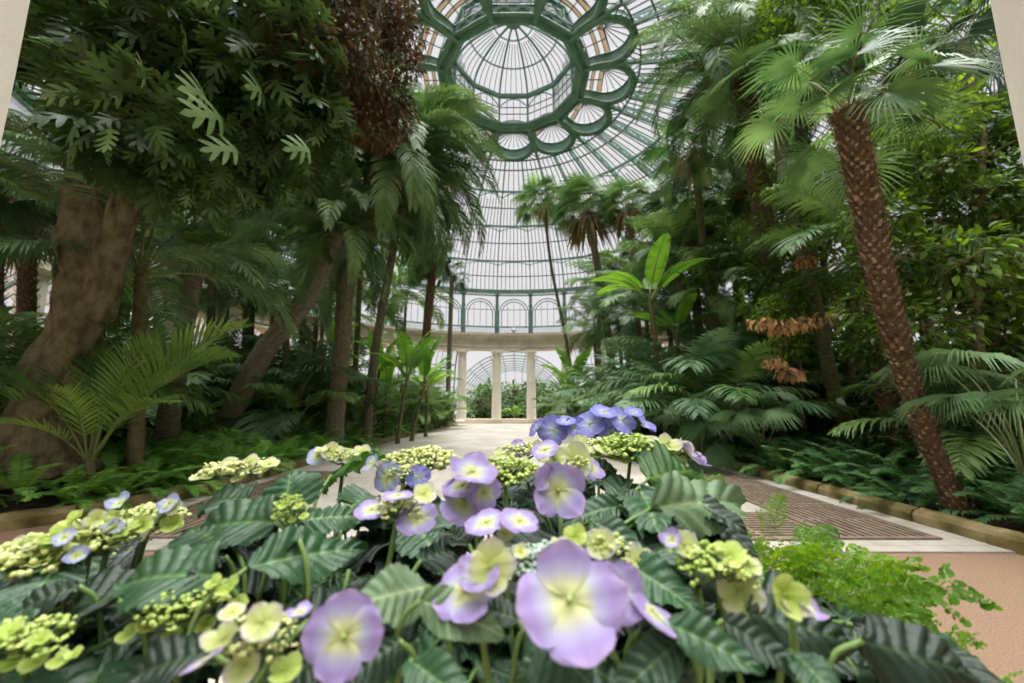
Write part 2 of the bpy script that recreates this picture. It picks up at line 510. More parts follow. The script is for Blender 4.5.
# gallery wall of arched windows under the dome
gal = empty('wall_clerestory', (0, CY, 0), 0, 'ring of arched green iron windows standing on the stone entablature', 'wall', kind='structure')
pier = MB()
pier.box((0, -RR, (ZG0 + ZG1) / 2), (.34, .34, ZG1 - ZG0)); pier.box((0, -RR, ZG0 + .5), (.46, .46, 1.0)); pier.box((0, -RR, ZG1 - 1.9), (.44, .44, .14)); pier.box((0, -RR, ZG1 - .35), (.5, .5, .4))
pier_me = pier.mesh('pier', M['iron'])
half = RR * sin(R_(5)); ry = -RR * cos(R_(5))
arch = MB(); ag = MB(); rl = MB()
for rad, th in ((half - .22, .1), (half - .52, .07)):
    zc = ZG1 - 1.1 - half + .25
    arch.tube([V((rad * cos(t), ry, zc + rad * sin(t))) for t in [pi * i / 20 for i in range(21)]], 0, sq=(.09, th), up=(0, 1, 0))
    for s_ in (-1, 1): arch.tube([V((s_ * rad, ry, ZG0 + .9)), V((s_ * rad, ry, zc))], 0, sq=(.09, th), up=(0, 1, 0))
for x in (-.7, 0, .7): arch.tube([V((x, ry, ZG0 + .9)), V((x, ry, ZG1 - 1.4 - abs(x) * .4))], 0, sq=(.045, .06), up=(0, 1, 0))
for z in (ZG0 + .95, ZG0 + 2.9): arch.box((0, ry, z), (2 * half - .6, .07, .06))
arch.box((0, ry, ZG1 - .16), (2 * half, .34, .32)); arch.box((0, ry, ZG1 - .62), (2 * half, .2, .1))
for i in range(14):
    x = -half + (i + .5) * 2 * half / 14
    arch.ball((x, ry, ZG1 - .43), .09, 0, 6, 4)
arch_me = arch.mesh('arched_window', M['iron'])
ag.add([V((-half, ry - .12, ZG0)), V((half, ry - .12, ZG0)), V((half, ry - .12, ZG1)), V((-half, ry - .12, ZG1))], [(0, 1, 2, 3)])
ag_me = ag.mesh('gallery_glass', M['glass'])
rl.box((0, ry + .25, ZG0 + .82), (2 * half, .1, .08)); rl.box((0, ry + .25, ZG0 + .12), (2 * half, .1, .08))
for i in range(20): rl.box((-half + (i + .5) * 2 * half / 20, ry + .25, ZG0 + .45), (.05, .05, .7))
rl_me = rl.mesh('railing', M['iron'])
for k in range(36):
    put('pier', pier_me, gal, rot=(0, 0, R_(5 + 10 * k)))
    put('arched_window', arch_me, gal, rot=(0, 0, R_(10 * k)))
    put('gallery_glass', ag_me, gal, rot=(0, 0, R_(10 * k)))
    put('railing', rl_me, gal, rot=(0, 0, R_(10 * k)))
# entablature
mb = MB()
mb.lathe([(21.45, 8.0), (22.6, 8.0), (22.6, 8.35), (22.65, 9.3), (22.9, 9.6), (22.9, 9.8), (21.05, 9.8), (21.05, 9.62), (21.3, 9.5), (21.42, 9.25), (21.5, 9.2), (21.5, 8.5), (21.42, 8.45), (21.42, 8.3), (21.5, 8.25), (21.45, 8.0)], 144)
tag(mb.obj('cornice', M['stone'], loc=(0, CY, 0)), 'long curved limestone entablature carried by the ring of columns', 'cornice', kind='structure')
# columns
sh = MB(); sh.lathe([(.52, .45), (.52, 1.0), (.51, 3.0), (.475, 5.5), (.44, 7.45)], 28)
cp = MB(); cp.lathe([(.44, 7.43), (.47, 7.47), (.47, 7.55), (.46, 7.58), (.50, 7.66), (.62, 7.76), (.64, 7.80)], 28); cp.box((0, 0, 7.90), (1.34, 1.34, .2))
bs = MB(); bs.lathe([(.7, 0), (.7, .12), (.68, .14), (.68, .3), (.60, .36), (.56, .45), (.52, .47)], 28)
sh_me, cp_me, bs_me = sh.mesh('shaft', M['plaster'], True), cp.mesh('capital', M['plaster']), bs.mesh('column_foot', M['plaster'])
for k in range(36):
    a = R_(5 + 10 * k)
    p = cyl(RR, a, 0)
    ends = k in (17, 18); near = k in (0, 35)
    e = empty('column', (p.x, p.y + CY, 0), a, 'smooth pale column flanking the central doorway bay under the clerestory' if ends else ('smooth cream column close beside the hydrangeas, leaning out of the picture top' if near else 'pale stone column of the ring, standing among the palms'), 'column', 'columns beside the far doorway' if ends else ('columns beside the hydrangeas' if near else 'ring columns behind the planting'), 'structure')
    put('shaft', sh_me, e); put('capital', cp_me, e); put('column_foot', bs_me, e)
# outer glass aisle behind the ring: quarter vault down to the ground
oa = empty('wall_outer', (0, CY, 0), 0, 'curved outer glass wall behind the ring of columns', 'wall', kind='structure')
qp = [(22.7, 9.55)] + [(22.7 + 6.8 * sin(pi / 2 * i / 10), 3.2 + 6.3 * cos(pi / 2 * i / 10)) for i in range(1, 11)] + [(29.5, 0)]
qg = MB(); qb = MB()
for i in range(2):
    pass
vs = [cyl(r, a, z) for a in (-GA, GA) for r, z in qp]
kq = len(qp)
qg.add(vs, [(i, i + 1, kq + i + 1, kq + i) for i in range(kq - 1)])
for j in range(8):
    a = -GA + 2 * GA * j / 8
    qb.tube([cyl(r - .03, a, z) for r, z in qp], 0, sq=(.16, .16) if j == 0 else (.05, .06), up=(cos(a), sin(a), 0))
for i in (3, 6, 9, 10): qb.tube([cyl(qp[i][0] - .03, a, qp[i][1]) for a in (-GA, GA)], 0, sq=(.1, .1), up=(0, 0, 1))
qg_me, qb_me = qg.mesh('aisle_glass', M['glass']), qb.mesh('aisle_bar', M['iron'])
for k in range(36):
    if k in (17, 18, 19): continue
    put('aisle_glass', qg_me, oa, rot=(0, 0, R_(10 * k))); put('aisle_bar', qb_me, oa, rot=(0, 0, R_(10 * k)))
# barrel vaulted gallery beyond the far doorway
bv = empty('wall_passage', (0, 46.5, 0), 0, 'barrel vaulted glass passage seen between the far columns', 'wall', kind='structure')
vg = MB(); vb = MB(); VR, VZ, VL = 7.4, .8, 26.0
ang = [pi * i / 20 for i in range(21)]
vg.add([V((VR * cos(t), y, VZ + VR * sin(t))) for y in (0, VL) for t in ang], [(i, i + 1, 22 + i, 21 + i) for i in range(20)])
for i in range(9):
    y = VL * i / 8
    vb.tube([V((VR * cos(t) * .99, y, VZ + VR * sin(t) * .99)) for t in ang], 0, sq=(.09, .10), up=(0, 1, 0))
for t in [pi * i / 16 for i in range(17)]:
    vb.tube([V((VR * cos(t) * .99, 0, VZ + VR * sin(t) * .99)), V((VR * cos(t) * .99, VL, VZ + VR * sin(t) * .99))], 0, sq=(.07, .07), up=(0, 0, 1))
for s_ in (-1, 1): vb.box((s_ * VR, VL / 2, VZ / 2), (.3, VL, VZ))
vg.add([V((VR * cos(t), VL, VZ + VR * sin(t))) for t in ang] + [V((VR, VL, 0)), V((-VR, VL, 0))], [tuple(list(range(21)) + [22, 21])])
for x in (-4.5, -3, -1.5, 1.5, 3, 4.5): vb.box((x, VL, VZ + sqrt(VR * VR - x * x) / 2), (.1, .1, VZ + sqrt(VR * VR - x * x)))
vb.box((0, VL, 4.2), (9.5, .14, .14))
vg.obj('passage_glass', M['clear'], bv); vb.obj('passage_rib', M['iron'], bv)
pn = MB(); pn.box((0, VL - .4, 4.9), (3.2, .1, 1.3)); pn.obj('white_panel', M['plaster'], bv)

# ------------------------------------------------------------------ floors
XB = 6.68                                   # bed edge
fl = MB(); fl.lathe([(0.001, 0), (40, 0)], 96); fl.obj('floor', M['grit'], loc=(0, CY, 0), kind='structure')
fb = MB(); fb.lathe([(40.001, -.02), (120, -.02)], 64)
gnd = noisy('outside_ground', [(.3, S(84, 96, 70)), (.7, S(120, 126, 100))], .4, .95)
fb.obj('ground', gnd, loc=(0, CY, 0), kind='structure')
bpy.data.objects['floor']['label'] = 'pink gravel floor of the hall'; bpy.data.objects['ground']['label'] = 'ground outside the glass'
# pale paving of the aisle
mpv, nt, out = new_mat('pale_paving')
tc = nt.nodes.new('ShaderNodeTexCoord')
br = N(nt, 'ShaderNodeTexBrick', Scale=.9); br.inputs['Mortar Size'].default_value = .012
br.inputs['Color1'].default_value = rgb(S(188, 183, 172)); br.inputs['Color2'].default_value = rgb(S(181, 176, 165)); br.inputs['Mortar'].default_value = rgb(S(160, 154, 142))
nt.links.new(tc.outputs['Object'], br.inputs['Vector'])
nz = N(nt, 'ShaderNodeTexNoise', Scale=.5, Detail=6); nt.links.new(tc.outputs['Object'], nz.inputs['Vector'])
rp = ramp(nt, [(.35, S(196, 186, 172)), (.65, (1, 1, 1))]); nt.links.new(nz.outputs['Fac'], rp.inputs[0])
mx = N(nt, 'ShaderNodeMixRGB', blend_type='MULTIPLY'); mx.inputs[0].default_value = .7
nt.links.new(br.outputs['Color'], mx.inputs[1]); nt.links.new(rp.outputs[0], mx.inputs[2])
pb = N(nt, 'ShaderNodeBsdfPrincipled', Roughness=.7); nt.links.new(mx.outputs[0], pb.inputs['Base Color']); nt.links.new(pb.outputs[0], out.inputs[0])
M['pave'] = mpv
pv = MB(); pv.box((0, 25.0, .01), (2 * XB - .1, 38.8, .03)); pv.box((0, 2.8, .006), (2.4, 6.0, .02)); pv.box((5.2, 1.6, .006), (3.0, 2.2, .02))
pv.obj('floor_paving', mpv, kind='structure')['label'] = 'pale stone paved aisle running to the far doorway'
# far step
st = MB(); st.box((0, 44.2, .12), (2 * XB + .2, 2.6, .24)); st.box((0, 44.5, .34), (2 * XB - .2, 2.0, .22))
st.obj('floor_step', M['stone'], kind='structure')['label'] = 'low stone step below the far doorway columns'
# planting beds: soil shapes with a bowed mound
def bed(sgn, name, label, ys, yc):
    m = MB(); nx, ny = 26, 44
    vs, fs = [], []
    for j in range(ny + 1):
        y = ys + (41.5 - ys) * j / ny
        xo = sqrt(max(1, 21.2 ** 2 - (y - CY) ** 2))
        x0 = XB + .1 + max(0, (yc - y)) ** 2 * .45
        xo = max(xo, x0 + .3)
        for i in range(nx + 1):
            x = x0 + (xo - x0) * i / nx
            edge = min(1, i / 6)
            z = .10 + .35 * edge + .08 * sin(x * 2.1 + y) * edge
            vs.append((sgn * x, y, z))
    for j in range(ny):
        for i in range(nx):
            q = (j * (nx + 1) + i, j * (nx + 1) + i + 1, (j + 1) * (nx + 1) + i + 1, (j + 1) * (nx + 1) + i)
            fs.append(q if sgn > 0 else q[::-1])
    m.add(vs, fs)
    o = m.obj(name, M['soil'], smooth=True, kind='structure'); o['label'] = label
bed(-1, 'ground_west', 'dark soil of the bed under the thick-trunked tree', 6.3, 8.6)
bed(1, 'ground_east', 'dark soil of the bed under the rough-barked palm', 4.2, 6.0)
def bedz(x, y):
    x0 = XB + .1
    xo = sqrt(max(1, 21.2 ** 2 - (y - CY) ** 2))
    i = (abs(x) - x0) / max(.3, xo - x0) * 26
    e = max(0, min(1, i / 6))
    return .10 + .35 * e + .08 * sin(abs(x) * 2.1 + y) * e - .03
# kerb stones
def kerb_me(seed):
    r = random.Random(seed); m = MB()
    L = 1.02; secn = [(-.17, -.02), (-.17, .16), (-.13, .22), (-.02, .25), (.09, .22), (.14, .15), (.15, -.02)]
    vs, fs = [], []
    ns = 6
    for i in range(ns + 1):
        y = -L / 2 + L * i / ns
        sc_ = .985 if i in (0, ns) else 1
        for x, z in secn: vs.append((x * sc_ + r.uniform(-.008, .008), y, z * sc_ + r.uniform(-.008, .008)))
    k = len(secn)
    for i in range(ns):
        for j in range(k - 1): fs.append((i * k + j, i * k + j + 1, (i + 1) * k + j + 1, (i + 1) * k + j))
    fs.append(tuple(range(k))); fs.append(tuple(ns * k + j for j in range(k))[::-1])
    m.add(vs, fs); return m.mesh('kerb_stone', M['kerb'], False)
kms = [kerb_me(i) for i in range(4)]
def kerbline(sgn, label, group, yc, da):
    pts = []
    x, y, a = XB, 43.0, 0.0
    while x < 13.0 and y > 2.0:
        nx, ny = x + 1.03 * sin(a), y - 1.03 * cos(a)
        pts.append(((x + nx) / 2, (y + ny) / 2, a))
        x, y = nx, ny
        if y < yc: a = min(a + da, 1.1)
    for i, (x, y, a) in enumerate(pts):
        o = put('kerb_stone', kms[i % 4], None, (sgn * x, y, 0.0), (0, 0, sgn * a + (pi if i % 2 and a == 0 else 0)))
        tag(o, label, 'kerb', group, 'structure')
kerbline(-1, 'mossy kerb block edging the bed of the thick-trunked tree', 'kerb of the tree bed', 9.2, .24)
kerbline(1, 'mossy kerb block edging the bed of the rough-barked palm', 'kerb of the palm bed', 6.4, .10)
# floor grates either side of the aisle
gm = MB(); gf = MB(); gp = MB()
GL, GW = 1.9, 1.35
gp.box((0, 0, .028), (GW, GL, .008))  # black plate stands in for the shaded recess under the bars
for i in range(11): gm.box((-GW / 2 + (i + .5) * GW / 11, 0, .042), (.066, GL - .06, .02))
for s_ in (-1, 1): gf.box((s_ * (GW / 2 + .02), 0, .04), (.06, GL, .03)); gf.box((0, s_ * (GL / 2 - .03), .04), (GW, .06, .03))
gf.box((0, 0, .041), (GW, .04, .025))
gmm, gfm, gpm = gm.mesh('grate_bar', M['grate']), gf.mesh('grate_frame', M['grate']), gp.mesh('grate_pit_shade', M['black'])
for sgn in (-1, 1):
    for i in range(13 if sgn > 0 else 3):
        e = empty('floor_grate', (sgn * 5.35, 7.0 + i * 1.95, 0), 0, 'slatted rusty floor grate beside the kerb of the ' + ('tree bed' if sgn < 0 else 'palm bed'), 'grate', 'floor grates along the ' + ('tree bed' if sgn < 0 else 'palm bed'))
        put('grate_bar', gmm, e); put('grate_frame', gfm, e); put('grate_pit_shade', gpm, e)

for i in range(2):
    e = empty('floor_grate', (3.6 - i * 1.95, 6.72, 0), pi / 2, 'slatted rusty floor grate lying along the front edge of the pale paving', 'grate', 'floor grates along the front edge of the paving')
    put('grate_bar', gmm, e); put('grate_frame', gfm, e); put('grate_pit_shade', gpm, e)
# ------------------------------------------------------------------ plant materials
G_ = {}
G_['palm'] = leafmat('palm_green', S(54, 88, 44), S(128, 160, 88), .42, .22)
G_['palm_dk'] = leafmat('palm_dark_green', S(32, 54, 36), S(76, 104, 64), .42, .18)
G_['feather'] = leafmat('feather_palm_green', S(48, 80, 42), S(122, 152, 90), .45, .22)
G_['palm_lt'] = leafmat('palm_fresh_green', S(72, 112, 52), S(142, 174, 88), .42, .3)
G_['palm_gray'] = leafmat('palm_grey_green', S(64, 98, 62), S(130, 160, 112), .4, .2)
G_['fan'] = leafmat('fan_green', S(58, 94, 50), S(126, 158, 96), .4, .25)
G_['rachis'] = noisy('leaf_stalk', [(.3, S(92, 108, 58)), (.7, S(132, 140, 84))], 3, .5)
G_['rachis_dk'] = noisy('dark_leaf_stalk', [(.3, S(56, 70, 40)), (.7, S(86, 98, 58))], 3, .5)
G_['dead'] = leafmat('dry_frond', S(110, 88, 58), S(168, 142, 102), .8, .15)
G_['dead_or'] = leafmat('orange_dry_leaf', S(172, 124, 80), S(224, 184, 132), .7, .25)
G_['banana'] = leafmat('banana_green', S(70, 118, 48), S(126, 168, 66), .35, .4)
G_['tree'] = leafmat('lobed_leaf_green', S(40, 62, 32), S(92, 118, 62), .36, .2)
G_['tree_lt'] = leafmat('lobed_leaf_pale', S(96, 128, 72), S(146, 168, 118), .4, .25)
G_['bronze'] = leafmat('bronze_leaf', S(46, 44, 28), S(116, 90, 54), .5, .25)
G_['broad'] = leafmat('broad_leaf_green', S(40, 66, 28), S(98, 126, 50), .42, .3)
G_['broad_lt'] = leafmat('broad_leaf_bright', S(84, 124, 40), S(140, 172, 66), .42, .4)
G_['fern'] = leafmat('fern_green', S(88, 144, 60), S(150, 198, 98), .5, .3)
G_['fern_dk'] = leafmat('fern_dark_green', S(54, 96, 54), S(108, 150, 88), .5, .25)
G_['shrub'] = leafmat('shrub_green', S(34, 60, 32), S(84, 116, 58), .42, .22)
B_ = {}
B_['tree'] = noisy('tan_tree_bark', [(.28, S(58, 54, 38)), (.45, S(100, 92, 66)), (.62, S(132, 120, 92)), (.78, S(100, 98, 60))], 3.4, .95, 1.0, 13, detail=9, stretch=(1.6, 1.6, .9), bdist=.07)
B_['ring'] = noisy('ringed_palm_bark', [(.3, S(82, 76, 60)), (.7, S(132, 122, 100))], 6, .85, .6, 14, stretch=(1, 1, 4))
B_['fibre'] = noisy('fibrous_palm_bark', [(.3, S(62, 48, 34)), (.7, S(110, 86, 62))], 9, .95, .7, 20)
B_['scale'] = noisy('palm_leaf_base', [(.3, S(76, 58, 42)), (.5, S(112, 88, 64)), (.70, S(186, 164, 134))], 8, .9)
B_['green'] = noisy('mossy_green_bark', [(.3, S(66, 70, 44)), (.7, S(112, 108, 74))], 4, .85, .5, 16, stretch=(1, 1, 3))
B_['cane'] = noisy('brown_cane', [(.3, S(78, 70, 48)), (.7, S(124, 112, 80))], 6, .8, .3, 20)

# ------------------------------------------------------------------ leaf and trunk shapes
def curve_pts(L, e0, droop, n, pw=1.35, x0=0.0, z0=0.0):
    pts, ang = [V((x0, 0, z0))], []
    for i in range(n):
        s = (i + .5) / n
        a = e0 - droop * s ** pw
        ang.append(a)
        pts.append(pts[-1] + V((cos(a), 0, sin(a))) * (L / n))
    return pts
def at_curve(pts, s):
    k = len(pts) - 1
    f = max(0, min(k - 1e-6, s * k)); i = int(f); f -= i
    t = (pts[i + 1] - pts[i]).normalized()
    return pts[i].lerp(pts[i + 1], f), t
def blade(mb, p, d, L, w, side, hang, mi=0, n=3):
    """one narrow leaflet: bends down under its own weight"""
    pts = [p]; d = d.normalized()
    for i in range(n):
        pts.append(pts[-1] + d * (L / n))
        d = (d + V((0, 0, -hang))).normalized()
    ws = [w * .45, w, w * .75, w * .06] if n == 3 else [w * .5, w, w * .06]
    vs = []
    for q, x in zip(pts, ws): vs += [q - side * x * .5, q + side * x * .5]
    mb.add(vs, [(2 * i, 2 * i + 1, 2 * i + 3, 2 * i + 2) for i in range(n)], mi)
def pinnate(name, L, e0, droop, pairs, ll, lw, mats, pet=.18, vee=.35, hang=.18, fwd=(.5, 1.1), seed=0, rr=.02, gap=0.0, pw=1.35, miss=0.0):
    r = random.Random(seed); mb = MB()
    pts = curve_pts(L, e0, droop, 14, pw)
    mb.tube(pts, [rr * (1 - .85 * i / 14) for i in range(15)], 5, 1)
    for i in range(pairs):
        u = (i + r.uniform(-.2, .2)) / (pairs - 1); u = max(0, min(1, u))
        s = pet + (1 - pet) * u
        p, t = at_curve(pts, s)
        nrm = V((-t.z, 0, t.x))
        prof_ = (.35 + .65 * sin(pi * min(1, .12 + u * .8)) ** .7) * (1 - .45 * max(0, u - .7) / .3)
        a = fwd[0] + (fwd[1] - fwd[0]) * u
        for sd in (-1, 1):
            if r.random() < miss: continue
            v = vee * (1 - .5 * u) + r.uniform(-.12, .12)
            d = V((0, sd, 0)) * cos(a) * cos(v) + t * sin(a) + nrm * sin(v)
            side = (t - d * t.dot(d)).normalized()
            side = (side * .9 + nrm * .35 * sd * r.uniform(-.5, 1)).normalized()
            blade(mb, p, d, ll * prof_ * r.uniform(.88, 1.08), lw * (.6 + .4 * prof_), side, hang * r.uniform(.6, 1.4))
    return mb.mesh(name, mats)
def fanleaf(name, pet, R, nseg, spread, e0, droop, mats, cup=.25, tipdroop=.5, split=.55, seed=0, rr=.014, bend=.7, back=.6):
    """palmate leaf: petiole, then pleated segments that droop at the tips"""
    r = random.Random(seed); mb = MB()
    pts = curve_pts(pet, e0, droop, 8)
    mb.tube(pts, [rr * (1 - .4 * i / 8) for i in range(9)], 5, 1)
    p = pts[-1]; t = (pts[-1] - pts[-2]).normalized()
    nrm = V((-t.z, 0, t.x)); side = V((0, 1, 0))
    t2 = (t * cos(bend) - nrm * sin(bend)).normalized(); n2 = V((-t2.z, 0, t2.x))
    for i in range(nseg):
        a = -spread / 2 + spread * (i + .5) / nseg
        da = spread / nseg * .5
        Lr = R * (.72 + .28 * cos(a * .55)) * r.uniform(.93, 1.05)
        def dirv(an, lift):
            return (t2 * cos(an) + side * sin(an) + n2 * lift).normalized()
        lift = cup * (1 - .5 * abs(a) / (spread / 2))
        d0, dl, dr_ = dirv(a, lift), dirv(a - da, lift - .06), dirv(a + da, lift + .06)
        r0 = .03 * R
        s1 = split * Lr
        A = [p + dl * r0, p + dr_ * r0]
        Bq = [p + dl * s1, p + dr_ * s1]
        d1 = (d0 + V((0, 0, -tipdroop * .45 * r.uniform(.7, 1.3)))).normalized()
        c = p + d0 * s1 + d1 * (Lr - s1) * .5
        wv = (dr_ - dl) * s1 * .50
        d2 = (d1 + V((0, 0, -tipdroop * r.uniform(.5, 1.4)))).normalized()
        e = c + d2 * (Lr - s1) * .5
        vs = A + Bq + [c - wv, c + wv, e - wv * .12, e + wv * .12]
        mb.add(vs, [(0, 1, 3, 2), (2, 3, 5, 4), (4, 5, 7, 6)])
    return mb.mesh(name, mats)
def paddle(name, L, W, e0, droop, mats, pet=.25, fold=.3, tears=5, seed=0, rr=.03):
    """banana leaf"""
    r = random.Random(seed); mb = MB()
    n = 20
    pts = curve_pts(L, e0, droop, n, 1.5)
    mb.tube(pts, [rr * (1 - .8 * i / n) for i in range(n + 1)], 5, 1)
    tl, tr_ = [r.randint(5, n - 2) for _ in range(tears)], [r.randint(5, n - 2) for _ in range(tears)]
    for sd, tt in ((-1, tl), (1, tr_)):
        i0 = int(pet * n)
        rows = []
        for i in range(i0, n + 1):
            u = (i - i0) / (n - i0)
            wv = W * .5 * (sin(pi * min(1, .06 + .94 * u) ** .75) ** .6 if u < 1 else 0)
            t = (pts[min(i + 1, n)] - pts[max(i - 1, 0)]).normalized(); nn = V((-t.z, 0, t.x))
            row = []
            for j in range(4):
                x = j / 3
                dn = fold * sin(x * 1.6) - .35 * x * x + .04 * sin(i * 2.2) * x
                row.append(pts[i] + V((0, sd * wv * x, 0)) + nn * wv * dn + t * wv * .25 * x)
            rows.append((row, i))
        for (ra, ia), (rb, ib) in zip(rows, rows[1:]):
            if ia in tt: rb = [q - (q - ra[k]) * (.35 * k / 3) for k, q in enumerate(rb)]
            vs = ra + rb
            mb.add(vs, [(k, k + 1, k + 5, k + 4) for k in range(3)])
    return mb.mesh(name, mats, False)
def catmull(ps, n=8):
    ps = [V(p) for p in ps]
    q = [ps[0] * 2 - ps[1]] + ps + [ps[-1] * 2 - ps[-2]]
    out = []
    for i in range(len(ps) - 1):
        for j in range(n):
            t = j / n
            a, b, c, d = q[i:i + 4]
            out.append(.5 * ((2 * b) + (c - a) * t + (2 * a - 5 * b + 4 * c - d) * t * t + (3 * b - a - 3 * c + d) * t ** 3))
    out.append(ps[-1])
    return out
def resample(pts, step):
    out = [pts[0]]; acc = 0
    for a, b in zip(pts, pts[1:]):
        L = (b - a).length
        while acc + L >= step:
            f = (step - acc) / L
            a = a.lerp(b, f); out.append(a); L = (b - a).length; acc = 0
        acc += L
    out.append(pts[-1])
    return out
def trunk(path, r0, r1, mats, style='ring', seed=0, n=12, step=None, flare=1.35):
    """path relative to the plant's base; returns mesh and its top"""
    r = random.Random(seed); mb = MB()
    pts = resample(catmull(path), step or max(.07, r0 * .55))
    k = len(pts) - 1
    rad = []
    for i in range(k + 1):
        u = i / k
        q = r0 + (r1 - r0) * u
        q *= 1 + (flare - 1) * max(0, 1 - u * 9) ** 2
        if style in ('ring', 'green', 'cane'): q *= 1.05 if i % 2 else .96
        q *= r.uniform(.97, 1.03)
        rad.append(q)
    mb.tube(pts, rad, n, 0)
    if style in ('scale', 'stub'):
        # old leaf bases in a spiral up the stem
        tot = sum((b - a).length for a, b in zip(pts, pts[1:]))
        num = int(tot / (r0 * .075)) if style == 'scale' else int(tot / (r0 * .17))
        for j in range(num):
            u = (j + .5) / num
            f = u * k; i = min(k - 1, int(f)); p = pts[i].lerp(pts[i + 1], f - i)
            t = (pts[i + 1] - pts[i]).normalized()
            ax = t.cross(V((0.3, 1, .1))).normalized(); ay = t.cross(ax)
            a = j * 2.39996
            o = ax * cos(a) + ay * sin(a); sd = t.cross(o)
            q = rad[i]
            L = min(q, .17) * r.uniform(.5, .95) * (1 if style == 'scale' else .6); wd = min(q, .17) * r.uniform(.16, .28)
            tip = (o * r.uniform(.5, .9) + t * r.uniform(.6, 1)).normalized()
            b = p + o * q * .9
            vs = [b - sd * wd, b + sd * wd, b + sd * wd * .55 + tip * L, b - sd * wd * .55 + tip * L, b - t * q * .35 - sd * wd * .4, b - t * q * .35 + sd * wd * .4, b + tip * L * .9 + t * .02 - o * q * .25]
            mb.add(vs, [(0, 1, 2, 3), (4, 5, 1, 0), (3, 2, 6)], 1)
    return mb.mesh('trunk', mats, style not in ('scale', 'stub')), pts[-1]
def skirt(mb_r, R, H, n, seed=0, mi=0):
    r = random.Random(seed); mb = MB()
    for i in range(n):
        a = r.uniform(0, 2 * pi); o = V((cos(a), sin(a), 0)); sd = V((-sin(a), cos(a), 0))
        p = o * R * r.uniform(.3, .8) + V((0, 0, -H * .25 * r.random()))
        blade(mb, p, o * r.uniform(.3, 1.0) + V((0, 0, -.6)), H * r.uniform(.5, 1), R * .35, sd, .5)
    return mb.mesh('dead_frond_skirt', G_['dead'])
# leaf outlines for broad-leaved plants, lying along +X
def ovate_leaf(mb, Mx, L, W, mi=0, fold=.18, droop=.25, seg=3):
    vs, fs = [], []
    for i in range(seg + 1):
        u = i / seg
        wv = W * .5 * sin(pi * min(1, .05 + .95 * u) ** .8) ** .8 if i not in (0, seg) else W * .02
        z = -droop * L * u * u
        vs += [V((L * u, -wv, z + wv * fold)), V((L * u, 0, z - .02 * L)), V((L * u, wv, z + wv * fold))]
    for i in range(seg):
        a = 3 * i
        fs += [(a, a + 1, a + 4, a + 3), (a + 1, a + 2, a + 5, a + 4)]
    mb.add([Mx @ v for v in vs], fs, mi)
def lobed_leaf(mb, Mx, L, W, mi=0, droop=.3, lobes=4):
    """deeply cut leaf with broad rounded fingers"""
    def z(x, y): return -droop * (x / L) ** 2 * L - .35 * y * y / L
    def pt(x, y): return Mx @ V((x, y, z(x, y)))
    pitch = .84 * L / lobes
    xs = [.06 * L]
    for k in range(lobes): xs += [.10 * L + k * pitch, .10 * L + k * pitch + pitch * .70]
    hw = [W * (.05 if i == 0 else .115 - .05 * i / len(xs)) for i in range(len(xs))]
    vs = []
    for x, w_ in zip(xs, hw): vs += [pt(x, -w_), pt(x, w_)]
    mb.add(vs, [(2 * i, 2 * i + 1, 2 * i + 3, 2 * i + 2) for i in range(len(xs) - 1)], mi)
    for k in range(lobes):
        i = 1 + 2 * k
        x0, x1 = xs[i], xs[i + 1]; u = k / max(1, lobes - 1)
        ll = W * .46 * (.62 + .5 * sin(pi * (.2 + .55 * u))) * (1 - .25 * u)
        for sd in (-1, 1):
            a0, a1 = V((x0, sd * hw[i] * .95)), V((x1, sd * hw[i + 1] * .95))
            d = V((.45 + .45 * u, sd)); d.normalize()
            c = (a0 + a1) / 2; wv = (a1 - a0) * .5
            m0, m1 = c + d * ll * .55 - wv * .85, c + d * ll * .55 + wv * .85
            f0, f1 = c + d * ll * .9 - wv * .6, c + d * ll * .92 + wv * .5
            t_ = c + d * ll * 1.05 + V((.01 * L, 0))
            q = [pt(*v) for v in (a0, a1, m0, m1, f0, f1, t_)]
            fs = [(0, 1, 3, 2), (2, 3, 5, 4), (4, 5, 6)]
            mb.add(q, fs if sd > 0 else [f[::-1] for f in fs], mi)
    w_ = hw[-1]
    mb.add([pt(xs[-1], -w_), pt(xs[-1], w_), pt(L * 1.0, w_ * 1.3), pt(L * 1.0, -w_ * 1.3), pt(L * 1.12, 0)], [(0, 1, 2, 3), (3, 2, 4)], mi)
